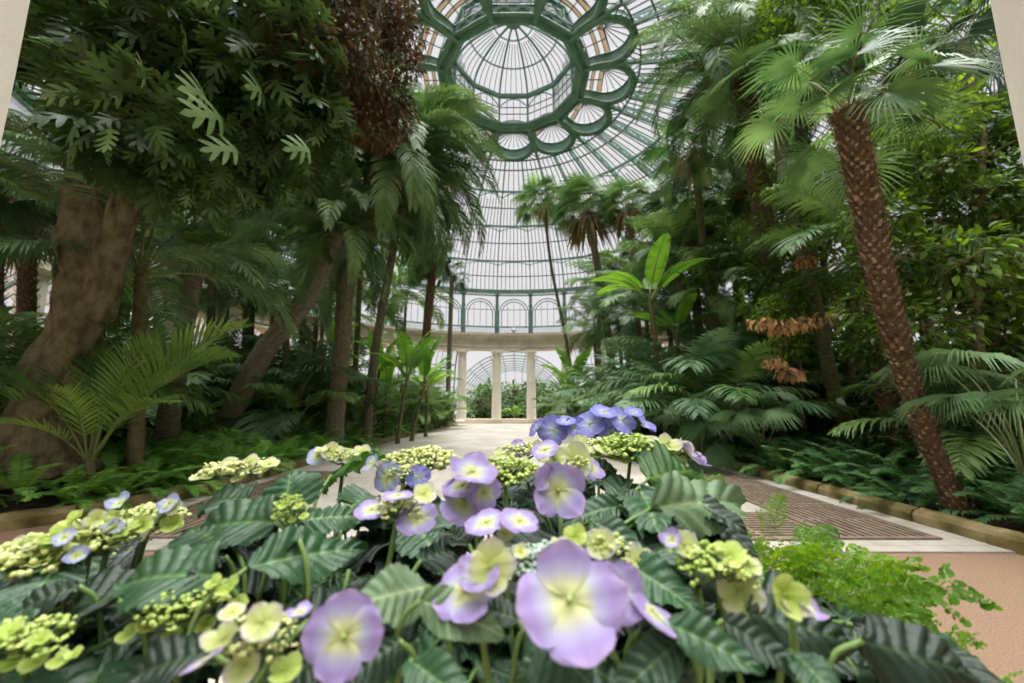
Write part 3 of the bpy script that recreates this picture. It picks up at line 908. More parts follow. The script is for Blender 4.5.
def clump(name, mats, nleaf, radii, shape, lsize, wr=.5, seed=0, shell=.35, twigs=8, mixp=0.0, droop=(.1, .6), hang=0.0):
    """a bough's worth of leaves round the origin, with the twigs that carry them; outer ones largest in number"""
    r = random.Random(seed); mb = MB()
    tips = []
    for i in range(twigs):
        d = V((r.gauss(0, 1), r.gauss(0, 1), r.gauss(0, .8))).normalized()
        e = V((d.x * radii[0], d.y * radii[1], d.z * radii[2])) * r.uniform(.6, .95)
        tips.append(e)
        mb.tube([V((0, 0, 0)), e * .5 + V((r.uniform(-.1, .1), r.uniform(-.1, .1), .08)), e], [.022, .014, .006], 4, 2)
    for i in range(nleaf):
        d = V((r.gauss(0, 1), r.gauss(0, 1), r.gauss(0, 1))).normalized()
        rr = (shell + (1 - shell) * r.random()) ** .6
        p = V((d.x * radii[0], d.y * radii[1], d.z * radii[2])) * rr
        L = r.uniform(*lsize)
        out = (d + V((r.gauss(0, .5), r.gauss(0, .5), r.gauss(0, .3) - .15 - hang))).normalized()
        up = V((r.gauss(0, .45), r.gauss(0, .45), 1))
        y = up.cross(out).normalized(); z = out.cross(y)
        Mx = Matrix(((out.x, y.x, z.x, p.x), (out.y, y.y, z.y, p.y), (out.z, y.z, z.z, p.z), (0, 0, 0, 1)))
        mi = 1 if r.random() < mixp else 0
        if shape == 'lobed': lobed_leaf(mb, Mx, L, L * wr, mi, r.uniform(*droop), r.choice((3, 3, 4)))
        else: ovate_leaf(mb, Mx, L, L * wr, mi, droop=r.uniform(*droop))
    return mb.mesh(name, mats)

# ------------------------------------------------------------------ frond sets (shared shapes)
FR = {}
def frond_set(key, fn, elevs):
    FR[key] = [(e, fn(R_(e), i)) for i, e in enumerate(elevs)]
pm = lambda a, b='rachis': [G_[a], G_[b]]
# long feather palm with hanging leaflets (date-palm-like crown)
frond_set('feather', lambda e, i: pinnate('frond', 3.6, e, 1.75 + .3 * (i % 2), 72, .66, .034, pm('feather', 'rachis'), .1, .2, .42, (.5, 1.1), i, .024), [82, 68, 54, 40, 25, 8, -15])
# kentia-like: broad hanging leaflets
frond_set('kentia', lambda e, i: pinnate('frond', 2.1, e, 1.3 + .2 * (i % 3), 38, .56, .042, pm('palm'), .3, .12, .36, (.35, .9), 20 + i, .016), [86, 74, 62, 48, 32, 15])
frond_set('kentia_lt', lambda e, i: pinnate('frond', 2.1, e, 1.3 + .2 * (i % 3), 38, .54, .04, pm('palm_gray'), .28, .1, .36, (.35, .9), 30 + i, .016), [86, 74, 62, 48, 32, 15])
# young stiff palm close to the camera
frond_set('young', lambda e, i: pinnate('frond', 2.0, e, .8 + .3 * (i % 2), 30, .56, .034, pm('palm_lt'), .28, .35, .14, (.6, 1.15), 40 + i, .016), [86, 76, 66, 54])
# areca / cane palm
frond_set('areca', lambda e, i: pinnate('frond', 1.6, e, 1.2, 32, .42, .03, pm('palm'), .3, .4, .2, (.5, 1.1), 50 + i, .012), [82, 66, 48, 30])
# fan palms
frond_set('fan', lambda e, i: fanleaf('frond', 1.05, .9, 38, R_(285), e, .5, pm('fan'), .28, .5, .22, 60 + i, bend=.5), [75, 52, 30, 8, -15, -38])
frond_set('fan_dk', lambda e, i: fanleaf('frond', 1.05, .9, 38, R_(285), e, .5, pm('palm_dk', 'rachis_dk'), .28, .6, .24, 70 + i, bend=.5), [75, 52, 30, 8, -15, -38])
frond_set('fan_big', lambda e, i: fanleaf('frond', 1.9, 1.05, 60, R_(230), e, .55, pm('palm_gray'), .1, .8, .30, 80 + i, .02, .8), [86, 76, 66, 54, 32])
frond_set('spiky', lambda e, i: fanleaf('frond', .55, .75, 30, R_(240), e, .3, pm('palm'), .15, .2, .35, 90 + i, .01, .3), [82, 60, 38, 14, -12])
frond_set('banana', lambda e, i: paddle('banana_leaf', 2.3, .62, e, .9 + .25 * (i % 2), pm('banana'), .2, .3, 4, 100 + i), [84, 70, 55, 40])
frond_set('fern', lambda e, i: pinnate('fern_frond', .75, e, 1.3, 32, .12, .02, pm('fern'), .15, .05, .15, (.2, .7), 110 + i, .006), [70, 52, 36, 22])
frond_set('fern_dk', lambda e, i: pinnate('fern_frond', .75, e, 1.3, 32, .12, .02, pm('fern_dk', 'rachis_dk'), .15, .05, .15, (.2, .7), 120 + i, .006), [70, 52, 36, 22])

def crown(root, key, top, nf, scale=1.0, seed=0, name='frond', e_lo=-90, e_hi=90, jitter=.12, ring=.06, az=None, tilt=None):
    """leaves in a spiral round the growing point, upright ones last"""
    r = random.Random(seed)
    fs = [f for f in FR[key] if e_lo <= f[0] <= e_hi]
    for j in range(nf):
        u = (j + .5) / nf
        fi = min(len(fs) - 1, int(u * len(fs)))
        a = j * 2.39996 + r.uniform(-.25, .25) if az is None else az[j % len(az)] + r.uniform(-.1, .1)
        s_ = scale * r.uniform(.86, 1.12)
        Mx = Matrix.Translation(V(top) + V((cos(a) * ring, sin(a) * ring, r.uniform(-.1, .06) * scale)))
        if tilt is not None: Mx = Mx @ tilt
        Mx = Mx @ Matrix.Rotation(a, 4, 'Z') @ Matrix.Rotation(r.uniform(-jitter, jitter), 4, 'X') @ Matrix.Rotation(r.uniform(-jitter, jitter), 4, 'Y') @ Matrix.Scale(s_, 4)
        putm(name, fs[fi][1], root, Mx)
NPALM = [0]
def palm(name, label, key, base, top, r0, r1, nf, scale, style='ring', bark=None, mid=None, seed=None, cat='palm tree', group=None, skirt_h=0, **k):
    """base, top: points of the place; mid: points the stem bends through"""
    NPALM[0] += 1
    seed = seed or NPALM[0] * 13
    base = V(base); root = empty(name, base, 0, label, cat, group)
    path = [V((0, 0, 0))] + [V(m) - base for m in (mid or [])] + [V(top) - base]
    mats = {'ring': [B_['ring']], 'cane': [B_['cane']], 'green': [B_['green']], 'scale': [B_['fibre'], B_['scale']], 'stub': [B_['ring'], B_['cane']]}[style]
    if bark: mats = [B_[bark]] + mats[1:]
    me, tp = trunk(path, r0, r1, mats, style, seed)
    put('trunk', me, root)
    if skirt_h: put('dead_frond_skirt', skirt(None, r1 * 2.6 + .15, skirt_h, 60, seed), root, tp)
    crown(root, key, tp, nf, scale, seed, **k)
    return root
def rosette(name, label, key, base, nf, scale, cat='palm', group=None, seed=None, stem=0.0, **k):
    """a stemless or short plant: leaves straight from the ground"""
    NPALM[0] += 1
    seed = seed or NPALM[0] * 17
    root = empty(name, base, 0, label, cat, group)
    if stem:
        me, tp = trunk([V((0, 0, 0)), V((.04, .02, stem * .5)), V((0, 0, stem))], .05 * scale + .02, .04 * scale, [B_['cane']], 'cane', seed)
        put('stem', me, root)
    crown(root, key, (0, 0, stem), nf, scale, seed, name='banana_leaf' if key == 'banana' else 'frond', **k)
    return root
# ------------------------------------------------------------------ placing plants in the two beds
def fit(px, y, lim=18.6):                   # keep a plant inside the ring of columns
    while True:
        x = (px - 514) / FPX * (y * cos(PITCH) + (.4 - CAMZ) * sin(PITCH))
        if x * x + (y - CY) ** 2 < lim * lim or y < 9: return y
        y -= .25
def Bs(px, y, dzv=0.0):                     # foot of a plant seen in column px, y metres ahead
    x = (px - 514) / FPX * (y * cos(PITCH) + (.4 - CAMZ) * sin(PITCH))
    return V((x, y, (bedz(x, y) if abs(x) > XB else 0) + dzv))
T = PY
WB, EB = 'the bed of the thick-trunked tree', 'the bed of the rough-barked palm'

# --- the great tree
tb = Bs(45, 7.9)
tree = empty('broadleaf_tree', tb, 0, 'massive pale-barked tree with lobed leaves and a forked trunk', 'tree')
mb = MB()
tp = [T(45, 500, 7.9), T(46, 455, 7.9), T(54, 392, 7.9), T(68, 340, 7.9), T(88, 278, 7.9), T(96, 215, 7.9), T(94, 165, 8.0), T(84, 95, 8.2), T(95, 0, 8.4), T(120, -90, 8.6)]
tp[0].z = tb.z - .05
pts = catmull(tp, 8)
r_ = random.Random(3)
rads = []
key = [.80, .64, .48, .40, .42, .50, .36, .32, .27, .16]
for i in range(len(pts)):
    u = i / 8; a = int(min(u, 8)); f = u - a
    rads.append((key[a] * (1 - f) + key[min(9, a + 1)] * f) * r_.uniform(.96, 1.05))
mb.tube([p - tb for p in pts], rads, 20)
tm = mb.mesh('trunk', B_['tree'], True)
for v in tm.vertices:                        # fluting and knots
    h = v.co.z; a = atan2(v.co.y, v.co.x)
    n_ = .035 * sin(v.co.x * 9 + h * 1.3) + .03 * sin(v.co.y * 11 - h * 2.1) + .03 * sin(h * 5)
    v.co.x += n_; v.co.y += n_ * .7
put('trunk', tm, tree)
LIMBP = [q for q in pts if q.z > 5.2]
def limb(ps, r0, r1, name='branch'):
    m = MB(); q = catmull(ps, 7); LIMBP.extend(q[6:])
    m.tube([p - tb for p in q], [r0 + (r1 - r0) * i / (len(q) - 1) for i in range(len(q))], 10)
    put(name, m.mesh('branch', B_['tree'], True), tree)
limb([T(94, 320, 7.95), T(108, 262, 7.8), T(120, 222, 7.7), T(140, 170, 7.5), T(205, 138, 7.3), T(300, 95, 7.6), T(370, 50, 8.2)], .34, .10)
limb([T(98, 192, 7.5), T(118, 172, 7.2), T(136, 148, 6.9), T(160, 90, 6.6), T(180, 20, 6.5)], .17, .06)
limb([T(86, 120, 8.1), T(50, 60, 7.7), T(20, -20, 7.4)], .2, .08)
limb([T(88, 80, 8.2), T(150, 20, 8.5), T(230, -40, 8.6)], .2, .08)
LOB = [clump('foliage', [G_['tree'], G_['tree_lt'], B_['cane']], 95, (.95, .95, .72), 'lobed', (.36, .62), .85, 200 + i, mixp=.05, hang=.25) for i in range(4)]
BRZ = [clump('bronze_foliage', [G_['bronze'], G_['dead'], B_['cane']], 420, (.78, .78, .9), 'ovate', (.14, .24), .42, 210 + i, mixp=.03, hang=.7) for i in range(2)]
spots = []
for row, (py, x0, x1) in enumerate(((-75, 10, 400), (-30, 15, 390), (12, 30, 385), (52, 35, 370), (92, 30, 345), (128, 75, 320), (150, 150, 270))):
    x = x0 + (row % 2) * 20
    while x < x1:
        spots.append((x + r_.uniform(-9, 9), py + r_.uniform(-10, 10), r_.uniform(6.2, 9.2)))
        x += 43
for i, (x, y, d) in enumerate(spots):
    if x < 75 and y > 100 : continue
    q = LOB[i % 4]
    if x > 322 or (x > 300 and y < 60): q = BRZ[i % 2]
    if d < 6.9 and q in BRZ: d = 8
    put('bronze_foliage' if q in BRZ else 'foliage', q, tree, T(x, y, d) - tb, (r_.uniform(-.2, .2), r_.uniform(-.2, .2), r_.uniform(0, 6.28)), r_.uniform(.85, 1.15))
for (x, y, d) in ((392, 20, 9), (400, 60, 9.2), (385, 95, 9), (365, 120, 8.8), (400, -10, 9.4), (345, 110, 8.6), (395, 115, 9.5), (335, 60, 8.0), (350, 25, 8.2), (365, 75, 8.4), (380, 125, 9.2), (325, 100, 8.1), (405, 40, 9.6)):
    put('bronze_foliage', BRZ[int(x) % 2], tree, T(x, y, d) - tb, (0, 0, r_.uniform(0, 6)), .78)
def twig(parent, org, a, b, r0=.04, r1=.012):
    m = MB(); d = b - a
    m.tube([q - org for q in catmull([a, a.lerp(b, .5) + V((0, 0, .08 * d.length)), b], 4)], [r0 + (r1 - r0) * i / 8 for i in range(9)], 6)
    put('branch', m.mesh('branch', B_['tree'], True), parent)
boughs = [o.location.copy() for o in tree.children if 'foliage' in o.name]
for l_ in boughs:
    q = l_ + tb
    twig(tree, tb, min(LIMBP, key=lambda t: (t - q).length), q)
hero = MB(); lobed_leaf(hero, Matrix.Identity(4), .62, .62, droop=.45, lobes=3); hero_me = hero.mesh('leaf', G_['tree_lt'])
for (x, y, d, rz, s_) in ((140, 72, 5.9, -.3, 1.0), (205, 95, 5.8, -.9, .95), (222, 118, 5.7, -1.2, 1.0), (110, 45, 6.0, .5, .8), (84, 92, 6.1, -2.2, .8), (180, 40, 6.0, -.2, .8), (262, 92, 6.0, -.9, .85), (125, 95, 5.9, -2.4, .75), (310, 150, 6.3, -1.4, .8), (238, 150, 5.9, -1.5, .8), (60, 55, 6.2, 2.6, .75)):
    put('leaf', hero_me, tree, T(x, y, d) - tb, (R_(62), 0, rz * .2), s_).rotation_euler = Euler((R_(-58) + rz * .1, R_(25), rz), 'XYZ')

# --- palms of the tree bed
palm('feather_palm', 'slender ringed palm leaning away from the massive tree toward the doorway', 'kentia', Bs(162, 11.6), T(250, 140, 11.2), .30, .15, 16, 1.9, 'ring', mid=[T(176, 375, 11.6), T(203, 245, 11.4)])
palm('feather_palm', 'palm with a thick slanting stubbed trunk and drooping crown behind the slender ringed palm', 'feather', Bs(214, 15), T(335, 232, 14.2), .40, .34, 40, 1.1, 'stub', mid=[T(262, 355, 14.6), T(305, 300, 14.4)], e_hi=70)
palm('feather_palm', 'palm with an upright trunk and the fullest weeping crown over the bed', 'feather', Bs(333, 16.5), T(388, 168, 16), .36, .30, 88, 1.62, 'stub', mid=[T(342, 345, 16.5), T(350, 270, 16.2)], skirt_h=1.2)
palm('feather_palm', 'thin-stemmed palm just behind the fullest weeping crown', 'feather', Bs(366, 19), T(402, 205, 18), .22, .18, 34, 1.2, 'ring', mid=[T(376, 345, 19)])
palm('feather_palm', 'straight thin palm stem between the weeping palm and the banana plants', 'kentia', Bs(352, 22), T(362, 250, 22), .16, .13, 12, 1.6, 'cane')
palm('fan_palm', 'shaggy fan palm at the far bed end, dark crown against the dome', 'fan_dk', Bs(424, 31), T(434, 258, 30), .34, .34, 30, 1.25, 'scale', mid=[T(426, 340, 31)], skirt_h=1.2)
palm('fan_palm', 'small dark fan palm before the far left end of the entablature', 'fan_dk', Bs(447, 36), T(452, 275, 36), .22, .2, 22, 1.15, 'ring')
palm('fan_palm', 'dark rough fan palm in shade behind the massive trunk, by the picture edge', 'fan_dk', Bs(22, 11.5), T(28, 205, 11.5), .2, .2, 26, 1.35, 'scale', skirt_h=1.1)
palm('fan_palm', 'dark fan palm trunk standing just behind the fork of the massive tree', 'fan_dk', Bs(138, 14), T(152, 205, 14), .15, .13, 22, 1.35, 'ring', mid=[T(136, 330, 14)])
palm('fan_palm', 'shaded fan palm whose spiky leaves show above the dark rough palm', 'fan_dk', Bs(-10, 9.5), T(-5, 175, 9.5), .16, .16, 22, 1.1, 'scale')
palm('feather_palm', 'slim palm stem rising behind the slanting stubbed trunk', 'kentia', Bs(246, 20), T(256, 215, 20), .16, .13, 15, 2.0, 'cane')
palm('feather_palm', 'grey-green feather palm between the slender ringed palm and the slanting trunk', 'kentia_lt', Bs(206, 17), T(212, 285, 17), .18, .15, 15, 1.5, 'ring')
palm('feather_palm', 'low grey-green feather palm in front of the slim stem', 'kentia_lt', Bs(284, 18), T(287, 300, 18), .16, .14, 14, 1.3, 'ring')
palm('feather_palm', 'feather palm at the back of the bed under the lobed-leaf branches', 'kentia', Bs(118, 15), T(112, 250, 15), .2, .16, 16, 1.9, 'ring')
palm('feather_palm', 'feather palm at the back of the bed beside the dark rough fan palm', 'kentia', Bs(62, 13.5), T(58, 265, 13.5), .2, .16, 16, 1.7, 'ring')
palm('feather_palm', 'feather palm under the bronze leaves at the back of the bed', 'kentia', Bs(300, 24), T(306, 215, 24), .2, .16, 18, 2.3, 'ring')
# stemless palms, fillers between the trunks
UND = [(45, 14.5, 1.9, 'kentia'), (216, 19, 2.2, 'kentia_lt'), (268, 17.5, 1.9, 'kentia_lt'), (300, 21, 2.2, 'kentia_lt'), (330, 25, 2.4, 'kentia_lt'), (236, 18, 1.5, 'kentia'), (292, 17, 1.5, 'kentia'), (318, 20, 1.5, 'areca'), (266, 21, 1.8, 'kentia'), (165, 16.5, 1.7, 'kentia_lt'), (20, 11.8, 1.1, 'kentia'), (110, 15.5, 1.3, 'kentia'), (342, 23, 1.6, 'areca'), (355, 19.5, 1.3, 'areca'), (368, 24, 1.8, 'areca'), (392, 28, 1.8, 'areca'), (416, 30, 1.7, 'areca'), (436, 33, 1.7, 'areca'), (224, 17, 1.6, 'areca'), (310, 26, 2.2, 'areca'), (385, 33, 2.2, 'areca'), (418, 36, 2.2, 'kentia'), (-20, 11, 1.6, 'kentia'), (265, 26, 2.4, 'kentia'), (200, 21, 2.2, 'kentia'), (150, 21, 2.2, 'kentia')]
for i, (px, y, s_, k_) in enumerate(UND):
    s_ *= 1.2
    y = fit(px, y, 17)
    rosette('bush_palm', 'dark clump of arching feather leaves between the trunks in ' + WB, k_, Bs(px, y), 13, s_, stem=s_ * .35, group='clumping palms of the tree bed')
# young stiff palm before the great trunk
yp = rosette('young_palm', 'young bright palm with stiff arching leaves at the foot of the massive trunk', 'young', Bs(84, 7.7), 1, 1.4, cat='palm', stem=.7)
for a, fi, s_ in ((3.05, 1, 1.35), (2.5, 0, 1.25), (1.6, 0, 1.5), (.05, 2, 1.8), (-.35, 3, 1.2), (-1.2, 2, .9), (3.5, 2, 1.2), (.9, 1, 1.5), (4.4, 3, .8), (2.2, 1, 1.4)):
    putm('frond', FR['young'][fi][1], yp, Matrix.Translation((cos(a) * .06, sin(a) * .06, .66)) @ Matrix.Rotation(a, 4, 'Z') @ Matrix.Scale(s_, 4))
# banana plants
def banana(px, y, h, nf, s_, label, group=None, lean=0.0, az=None):
    b = Bs(px, y); root = empty('banana_plant', b, 0, label, 'banana plant', group)
    me, tpq = trunk([V((0, 0, 0)), V((lean * .4, 0, h * .5)), V((lean, 0, h))], .11, .07, [B_['cane']], 'cane', int(px))
    put('stem', me, root)
    crown(root, 'banana', tpq, nf, s_, int(px * 3 + y), name='banana_leaf', az=az, e_hi=90 if az is None else 60)
banana(398, 20.5, 3.3, 8, 1.35, 'bright banana plant with the broadest paddle leaves, before the weeping palm', lean=.35)
banana(412, 22, 3.0, 7, 1.25, 'banana plant with a long glossy leaf reaching toward the doorway', lean=.6)
banana(384, 22, 2.6, 6, 1.1, 'lower banana plant partly behind the broadest paddle leaves')
banana(372, 21, 3.6, 6, 1.15, 'banana plant with brown cane beside the thin-stemmed palm', lean=.2)
banana(426, 25, 2.8, 6, 1.1, 'slim banana plant last of its row before the doorway')
banana(330, 21, 4.2, 5, 1.1, 'single banana plant behind the upright weeping palm')

# --- palms of the rough-barked palm's bed
rp = palm('fan_palm', 'tall curved palm with a shaggy trunk of brown leaf bases', 'fan', Bs(957, 6.75), T(847, 112, 6.9), .12, .25, 17, 1.1, 'scale', mid=[T(914, 400, 6.8), T(884, 290, 6.8), T(864, 190, 6.9)], e_lo=-20)
palm('fan_palm', 'tall smooth greenish trunk bearing a white plant label', 'fan', Bs(858, 12.3), T(772, 88, 11.6), .2, .14, 16, 1.4, 'green', mid=[T(835, 395, 12.2), T(815, 300, 12), T(786, 190, 11.8)], e_lo=-20)
pl = MB(); pl.box((0, 0, 0), (.2, .012, .26)); pl.box((0, .006, .09), (.012, .02, .012))
q = T(839, 402, 11.95)
tag(pl.obj('plant_label', noisy('white_label', [(.3, S(214, 212, 204)), (.7, S(232, 230, 224))], 4, .6), loc=(q.x, q.y - .06, q.z), rot=(R_(-8), R_(-14), 0)), 'small white plant label tied to the smooth greenish trunk', 'label')
palm('feather_palm', 'dark thick stem between the greenish trunk and the shaggy curved palm', 'kentia', Bs(896, 10.2), T(868, 255, 10.4), .2, .18, 16, 1.6, 'scale', mid=[T(884, 370, 10.3)])
wp = palm('feather_palm', 'weeping palm with dark comb-like leaves high before the dome', 'feather', Bs(790, 15), T(742, 66, 13.6), .34, .36, 46, 1.35, 'scale', mid=[T(772, 280, 14.6), T(756, 170, 14)], skirt_h=1.0)
palm('fan_palm', 'fan palm with hanging grey leaves beside the weeping comb-leaved palm', 'fan', Bs(728, 18), T(694, 150, 17.4), .17, .15, 24, 1.4, 'green', mid=[T(708, 290, 18)], skirt_h=1.6)
palm('fan_palm', 'short dark fan palm halfway up the view under the hanging grey fans', 'fan_dk', Bs(706, 21), T(690, 205, 20.5), .24, .2, 30, 1.5, 'ring', skirt_h=1.0)
palm('fan_palm', 'slenderest fan palm, its thin leaning stem crossing the arched windows', 'fan', Bs(580, 35), T(544, 203, 34), .17, .12, 40, 1.65, 'ring', mid=[T(566, 340, 34.6), T(551, 265, 34.2)], skirt_h=2.0, e_lo=-20)
palm('fan_palm', 'stout fan palm with a brown skirt of dead leaves before the dome ribs', 'fan', Bs(618, 32), T(588, 212, 31), .36, .28, 44, 2.0, 'ring', mid=[T(606, 320, 31.6)], skirt_h=3.4, e_lo=0)
palm('fan_palm', 'fan palm with a half-dry crown between the stout skirted palm and the banana leaf', 'fan', Bs(645, 29), T(630, 208, 28.5), .24, .2, 36, 1.5, 'ring', skirt_h=2.6, e_lo=0)
palm('fan_palm', 'young fan palm low beside the stout skirted palm', 'fan_dk', Bs(622, 33.5), T(640, 245, 33), .2, .18, 24, 1.2, 'ring', skirt_h=.8)
palm('feather_palm', 'ringed feather palm rising from the grey-green thicket', 'kentia', Bs(696, 20), T(677, 258, 19.6), .26, .2, 18, 1.6, 'ring', mid=[T(686, 320, 20)])
palm('feather_palm', 'second ringed feather palm in the thicket, nearer the smooth greenish trunk', 'kentia', Bs(742, 20), T(735, 235, 19.6), .2, .17, 18, 1.7, 'ring')
palm('feather_palm', 'shaggy-stemmed palm deep in the thicket behind the white label', 'feather', Bs(775, 19), T(757, 185, 18.5), .34, .36, 26, .8, 'scale', skirt_h=1.4)
palm('fan_palm', 'fan palm whose crown shows above the leafy hedge tree', 'fan', Bs(936, 12), T(905, 82, 11.6), .17, .14, 18, 1.2, 'ring')
palm('fan_palm', 'fan palm spreading over the top of the shaggy curved palm', 'fan_dk', Bs(880, 14), T(850, 15, 13.4), .2, .16, 16, 1.5, 'ring')
palm('fan_palm', 'dark fan palm beside the cream column above the hedge tree', 'fan_dk', Bs(1000, 10), T(965, 40, 9.6), .18, .15, 16, 1.3, 'ring')
palm('feather_palm', 'feather palm high at the back, above the smooth greenish trunk', 'feather', Bs(820, 16), T(800, 110, 15.5), .26, .22, 26, .9, 'ring')
palm('feather_palm', 'small palm at the far end of the thicket near the doorway', 'kentia', Bs(600, 36), T(598, 285, 36), .2, .17, 16, 1.7, 'ring')
m_ = random.Random(5)
for i in range(11):                          # bare old stalks standing up in its crown
    m = MB(); a = m_.uniform(0, 6.28); t0 = T(745, 80, 13.6) - wp.location
    m.tube(catmull([t0, t0 + V((cos(a) * .25, sin(a) * .25, 1.0)), t0 + V((cos(a) * m_.uniform(.6, 1.3), sin(a) * m_.uniform(.6, 1.3), m_.uniform(2.2, 3.0)))], 5), [.045 - .003 * k for k in range(11)], 5)
    put('bare_stalk', m.mesh('bare_stalk', G_['dead']), wp)
# big costapalmate fans
rosette('spreading_fan_palm', 'low palm with huge pleated grey-green fans arching over the kerb', 'fan_big', Bs(1032, 6.4), 11, .9, stem=.6, az=[1.6, 3.1, 2.5, 4.1, 4.6, .6, 3.3, 3.9, 5.2, 0, 1.2], e_lo=50)
rosette('spreading_fan_palm', 'low palm with huge fans in the thicket before the smooth greenish trunk', 'fan_big', Bs(764, 12.2), 10, 1.05, stem=.4, az=[1.6, 3.2, 4.4, 2.6, 4.9, 2.1, 3.8, 4.2, 3.5])
rosette('spreading_fan_palm', 'low palm with pale fans behind the kerb near the bright fern', 'fan_big', Bs(700, 13.5), 9, .95, stem=.3)
UND2 = [(690, 15, 1.75, 'kentia_lt'), (655, 18.5, 1.8, 'kentia_lt'), (726, 14.2, 1.5, 'kentia'), (625, 23.5, 1.9, 'kentia_lt'), (604, 28, 1.9, 'kentia'), (672, 23.5, 2.3, 'kentia_lt'), (745, 18, 2.0, 'kentia'), (800, 16.5, 1.7, 'kentia'), (588, 33, 1.8, 'areca'), (842, 17, 1.7, 'kentia'), (636, 20, 1.3, 'kentia_lt'), (710, 17, 2.2, 'kentia_lt'), (612, 25, 1.3, 'areca'), (578, 31, 1.3, 'areca'), (925, 15.5, 1.2, 'kentia'), (650, 29, 2.6, 'areca'), (690, 28, 2.8, 'kentia'), (740, 24, 2.8, 'kentia'), (800, 20, 2.6, 'kentia'), (860, 18, 2.4, 'kentia'), (945, 15, 1.4, 'kentia'), (1000, 12.5, 1.3, 'kentia'), (570, 37, 2.0, 'areca')]
for i, (px, y, s_, k_) in enumerate(UND2):
    s_ *= 1.2
    y = fit(px, y, 17)
    rosette('bush_palm', 'arching clump of feather leaves in the thicket of ' + EB, k_, Bs(px, y), 14, s_, stem=s_ * .35, e_lo=40 if (px - 514) / 400 * y < 9.3 else 20, group='clumping palms of the palm bed')
banana(668, 16.5, 6.4, 7, 1.35, 'tall banana plant holding one long bright leaf out toward the dome', lean=-.4, az=[1.2, 4.6, .2, 2.2, 3.15, 5.2, 3.5])
banana(578, 30, 3.4, 7, 1.5, 'banana plant at the far kerb beside the doorway', lean=-.3)
banana(568, 33, 2.6, 6, 1.3, 'low banana plant closest to the doorway columns')
banana(684, 18, 5.0, 6, 1.2, 'banana plant behind the tall one with the long bright leaf')

# --- leafy hedge trees
BRD = [clump('foliage', [G_['broad'], G_['broad_lt'], B_['cane']], 330, (.8, .8, .6), 'ovate', (.13, .24), .5, 300 + i, mixp=.2) for i in range(3)]
BRL = [clump('foliage', [G_['broad_lt'], G_['broad'], B_['cane']], 260, (.7, .7, .6), 'ovate', (.12, .22), .5, 310 + i, mixp=.3) for i in range(2)]
DRY = [clump('dry_spray', [G_['dead_or'], G_['dead'], B_['cane']], 70, (.42, .42, .22), 'ovate', (.16, .26), .36, 320 + i, mixp=.3, hang=1.2) for i in range(2)]
def leafy(name, label, base, trunk_pts, spots, meshes, extra=(), rad=.12):
    root = empty(name, base, 0, label, 'tree')
    me, _ = trunk([V((0, 0, 0))] + [V(p) - base for p in trunk_pts], rad, rad * .45, [B_['cane']], 'bark', 5)
    put('trunk', me, root)
    ax = catmull([base] + [V(p) for p in trunk_pts], 8)[4:]
    for (x, y, d, s_) in list(spots) + list(extra):
        q = T(x, y, d); twig(root, base, min(ax, key=lambda t: (t - q).length + .8 * abs(t.z + .5 - q.z)), q, .035, .010)
    r = random.Random(len(label))
    for i, (x, y, d, s_) in enumerate(spots):
        put('foliage', meshes[i % len(meshes)], root, T(x, y, d) - base, (r.uniform(-.3, .3), r.uniform(-.3, .3), r.uniform(0, 6.3)), s_)
    for i, (x, y, d, s_) in enumerate(extra):
        put('dry_spray', DRY[i % 2], root, T(x, y, d) - base, (0, 0, r.uniform(0, 6.3)), s_)
    return root
sp = []
for y in (120, 165, 210, 255, 300, 335):
    for x in range(885 if y > 150 else 930, 1075, 42):
        sp.append((x + r_.uniform(-14, 14), y + r_.uniform(-14, 14), r_.uniform(7.6, 9.6), r_.uniform(.85, 1.15)))
b = Bs(985, 8.4)
leafy('hedge_tree', 'dense leafy tree with yellow-green leaves behind the shaggy curved palm', b, [T(980, 380, 8.4), T(975, 250, 8.4), T(985, 130, 8.4)], sp, BRD)
sp = []
for (x, y) in ((770, 185), (812, 200), (752, 232), (790, 240), (828, 245), (768, 275), (806, 285), (840, 290), (786, 315), (822, 325), (760, 300), (848, 210), (842, 340), (800, 345)):
    sp.append((x, y, r_.uniform(12.7, 13.8), r_.uniform(.9, 1.2)))
sp += [(788, 300, 11.8, .8), (772, 310, 11.9, .7), (786, 345, 11.9, .75)]
b = Bs(806, 13.4)
leafy('hedge_tree', 'bright leafy tree with hanging orange dry sprays before the smooth greenish trunk', b, [T(800, 380, 13.4), T(796, 290, 13.4), T(790, 180, 13.4)], sp, BRL + BRD[:1], [(782, 325, 11.2, 1.0), (805, 322, 11.2, .9), (760, 322, 11.2, .8), (822, 318, 11.2, .8), (790, 372, 11.2, .9), (775, 362, 11.2, .7), (806, 260, 11.2, .7)], .09)
sp = [(x, y, r_.uniform(10.5, 12), r_.uniform(.8, 1.05)) for (x, y) in ((785, 5), (815, -10), (835, 20), (800, 40), (860, -20), (880, 10), (900, -30), (930, 0), (775, 40), (940, 60), (960, 90), (985, 60), (1000, 20), (915, 45), (970, 0))]
b = Bs(850, 14)
leafy('hedge_tree', 'tall bright-leaved tree whose top fills the gap above the fan palms', b, [T(850, 300, 13.5), T(855, 150, 12.5), T(860, 20, 11.5)], sp, BRL, (), .16)

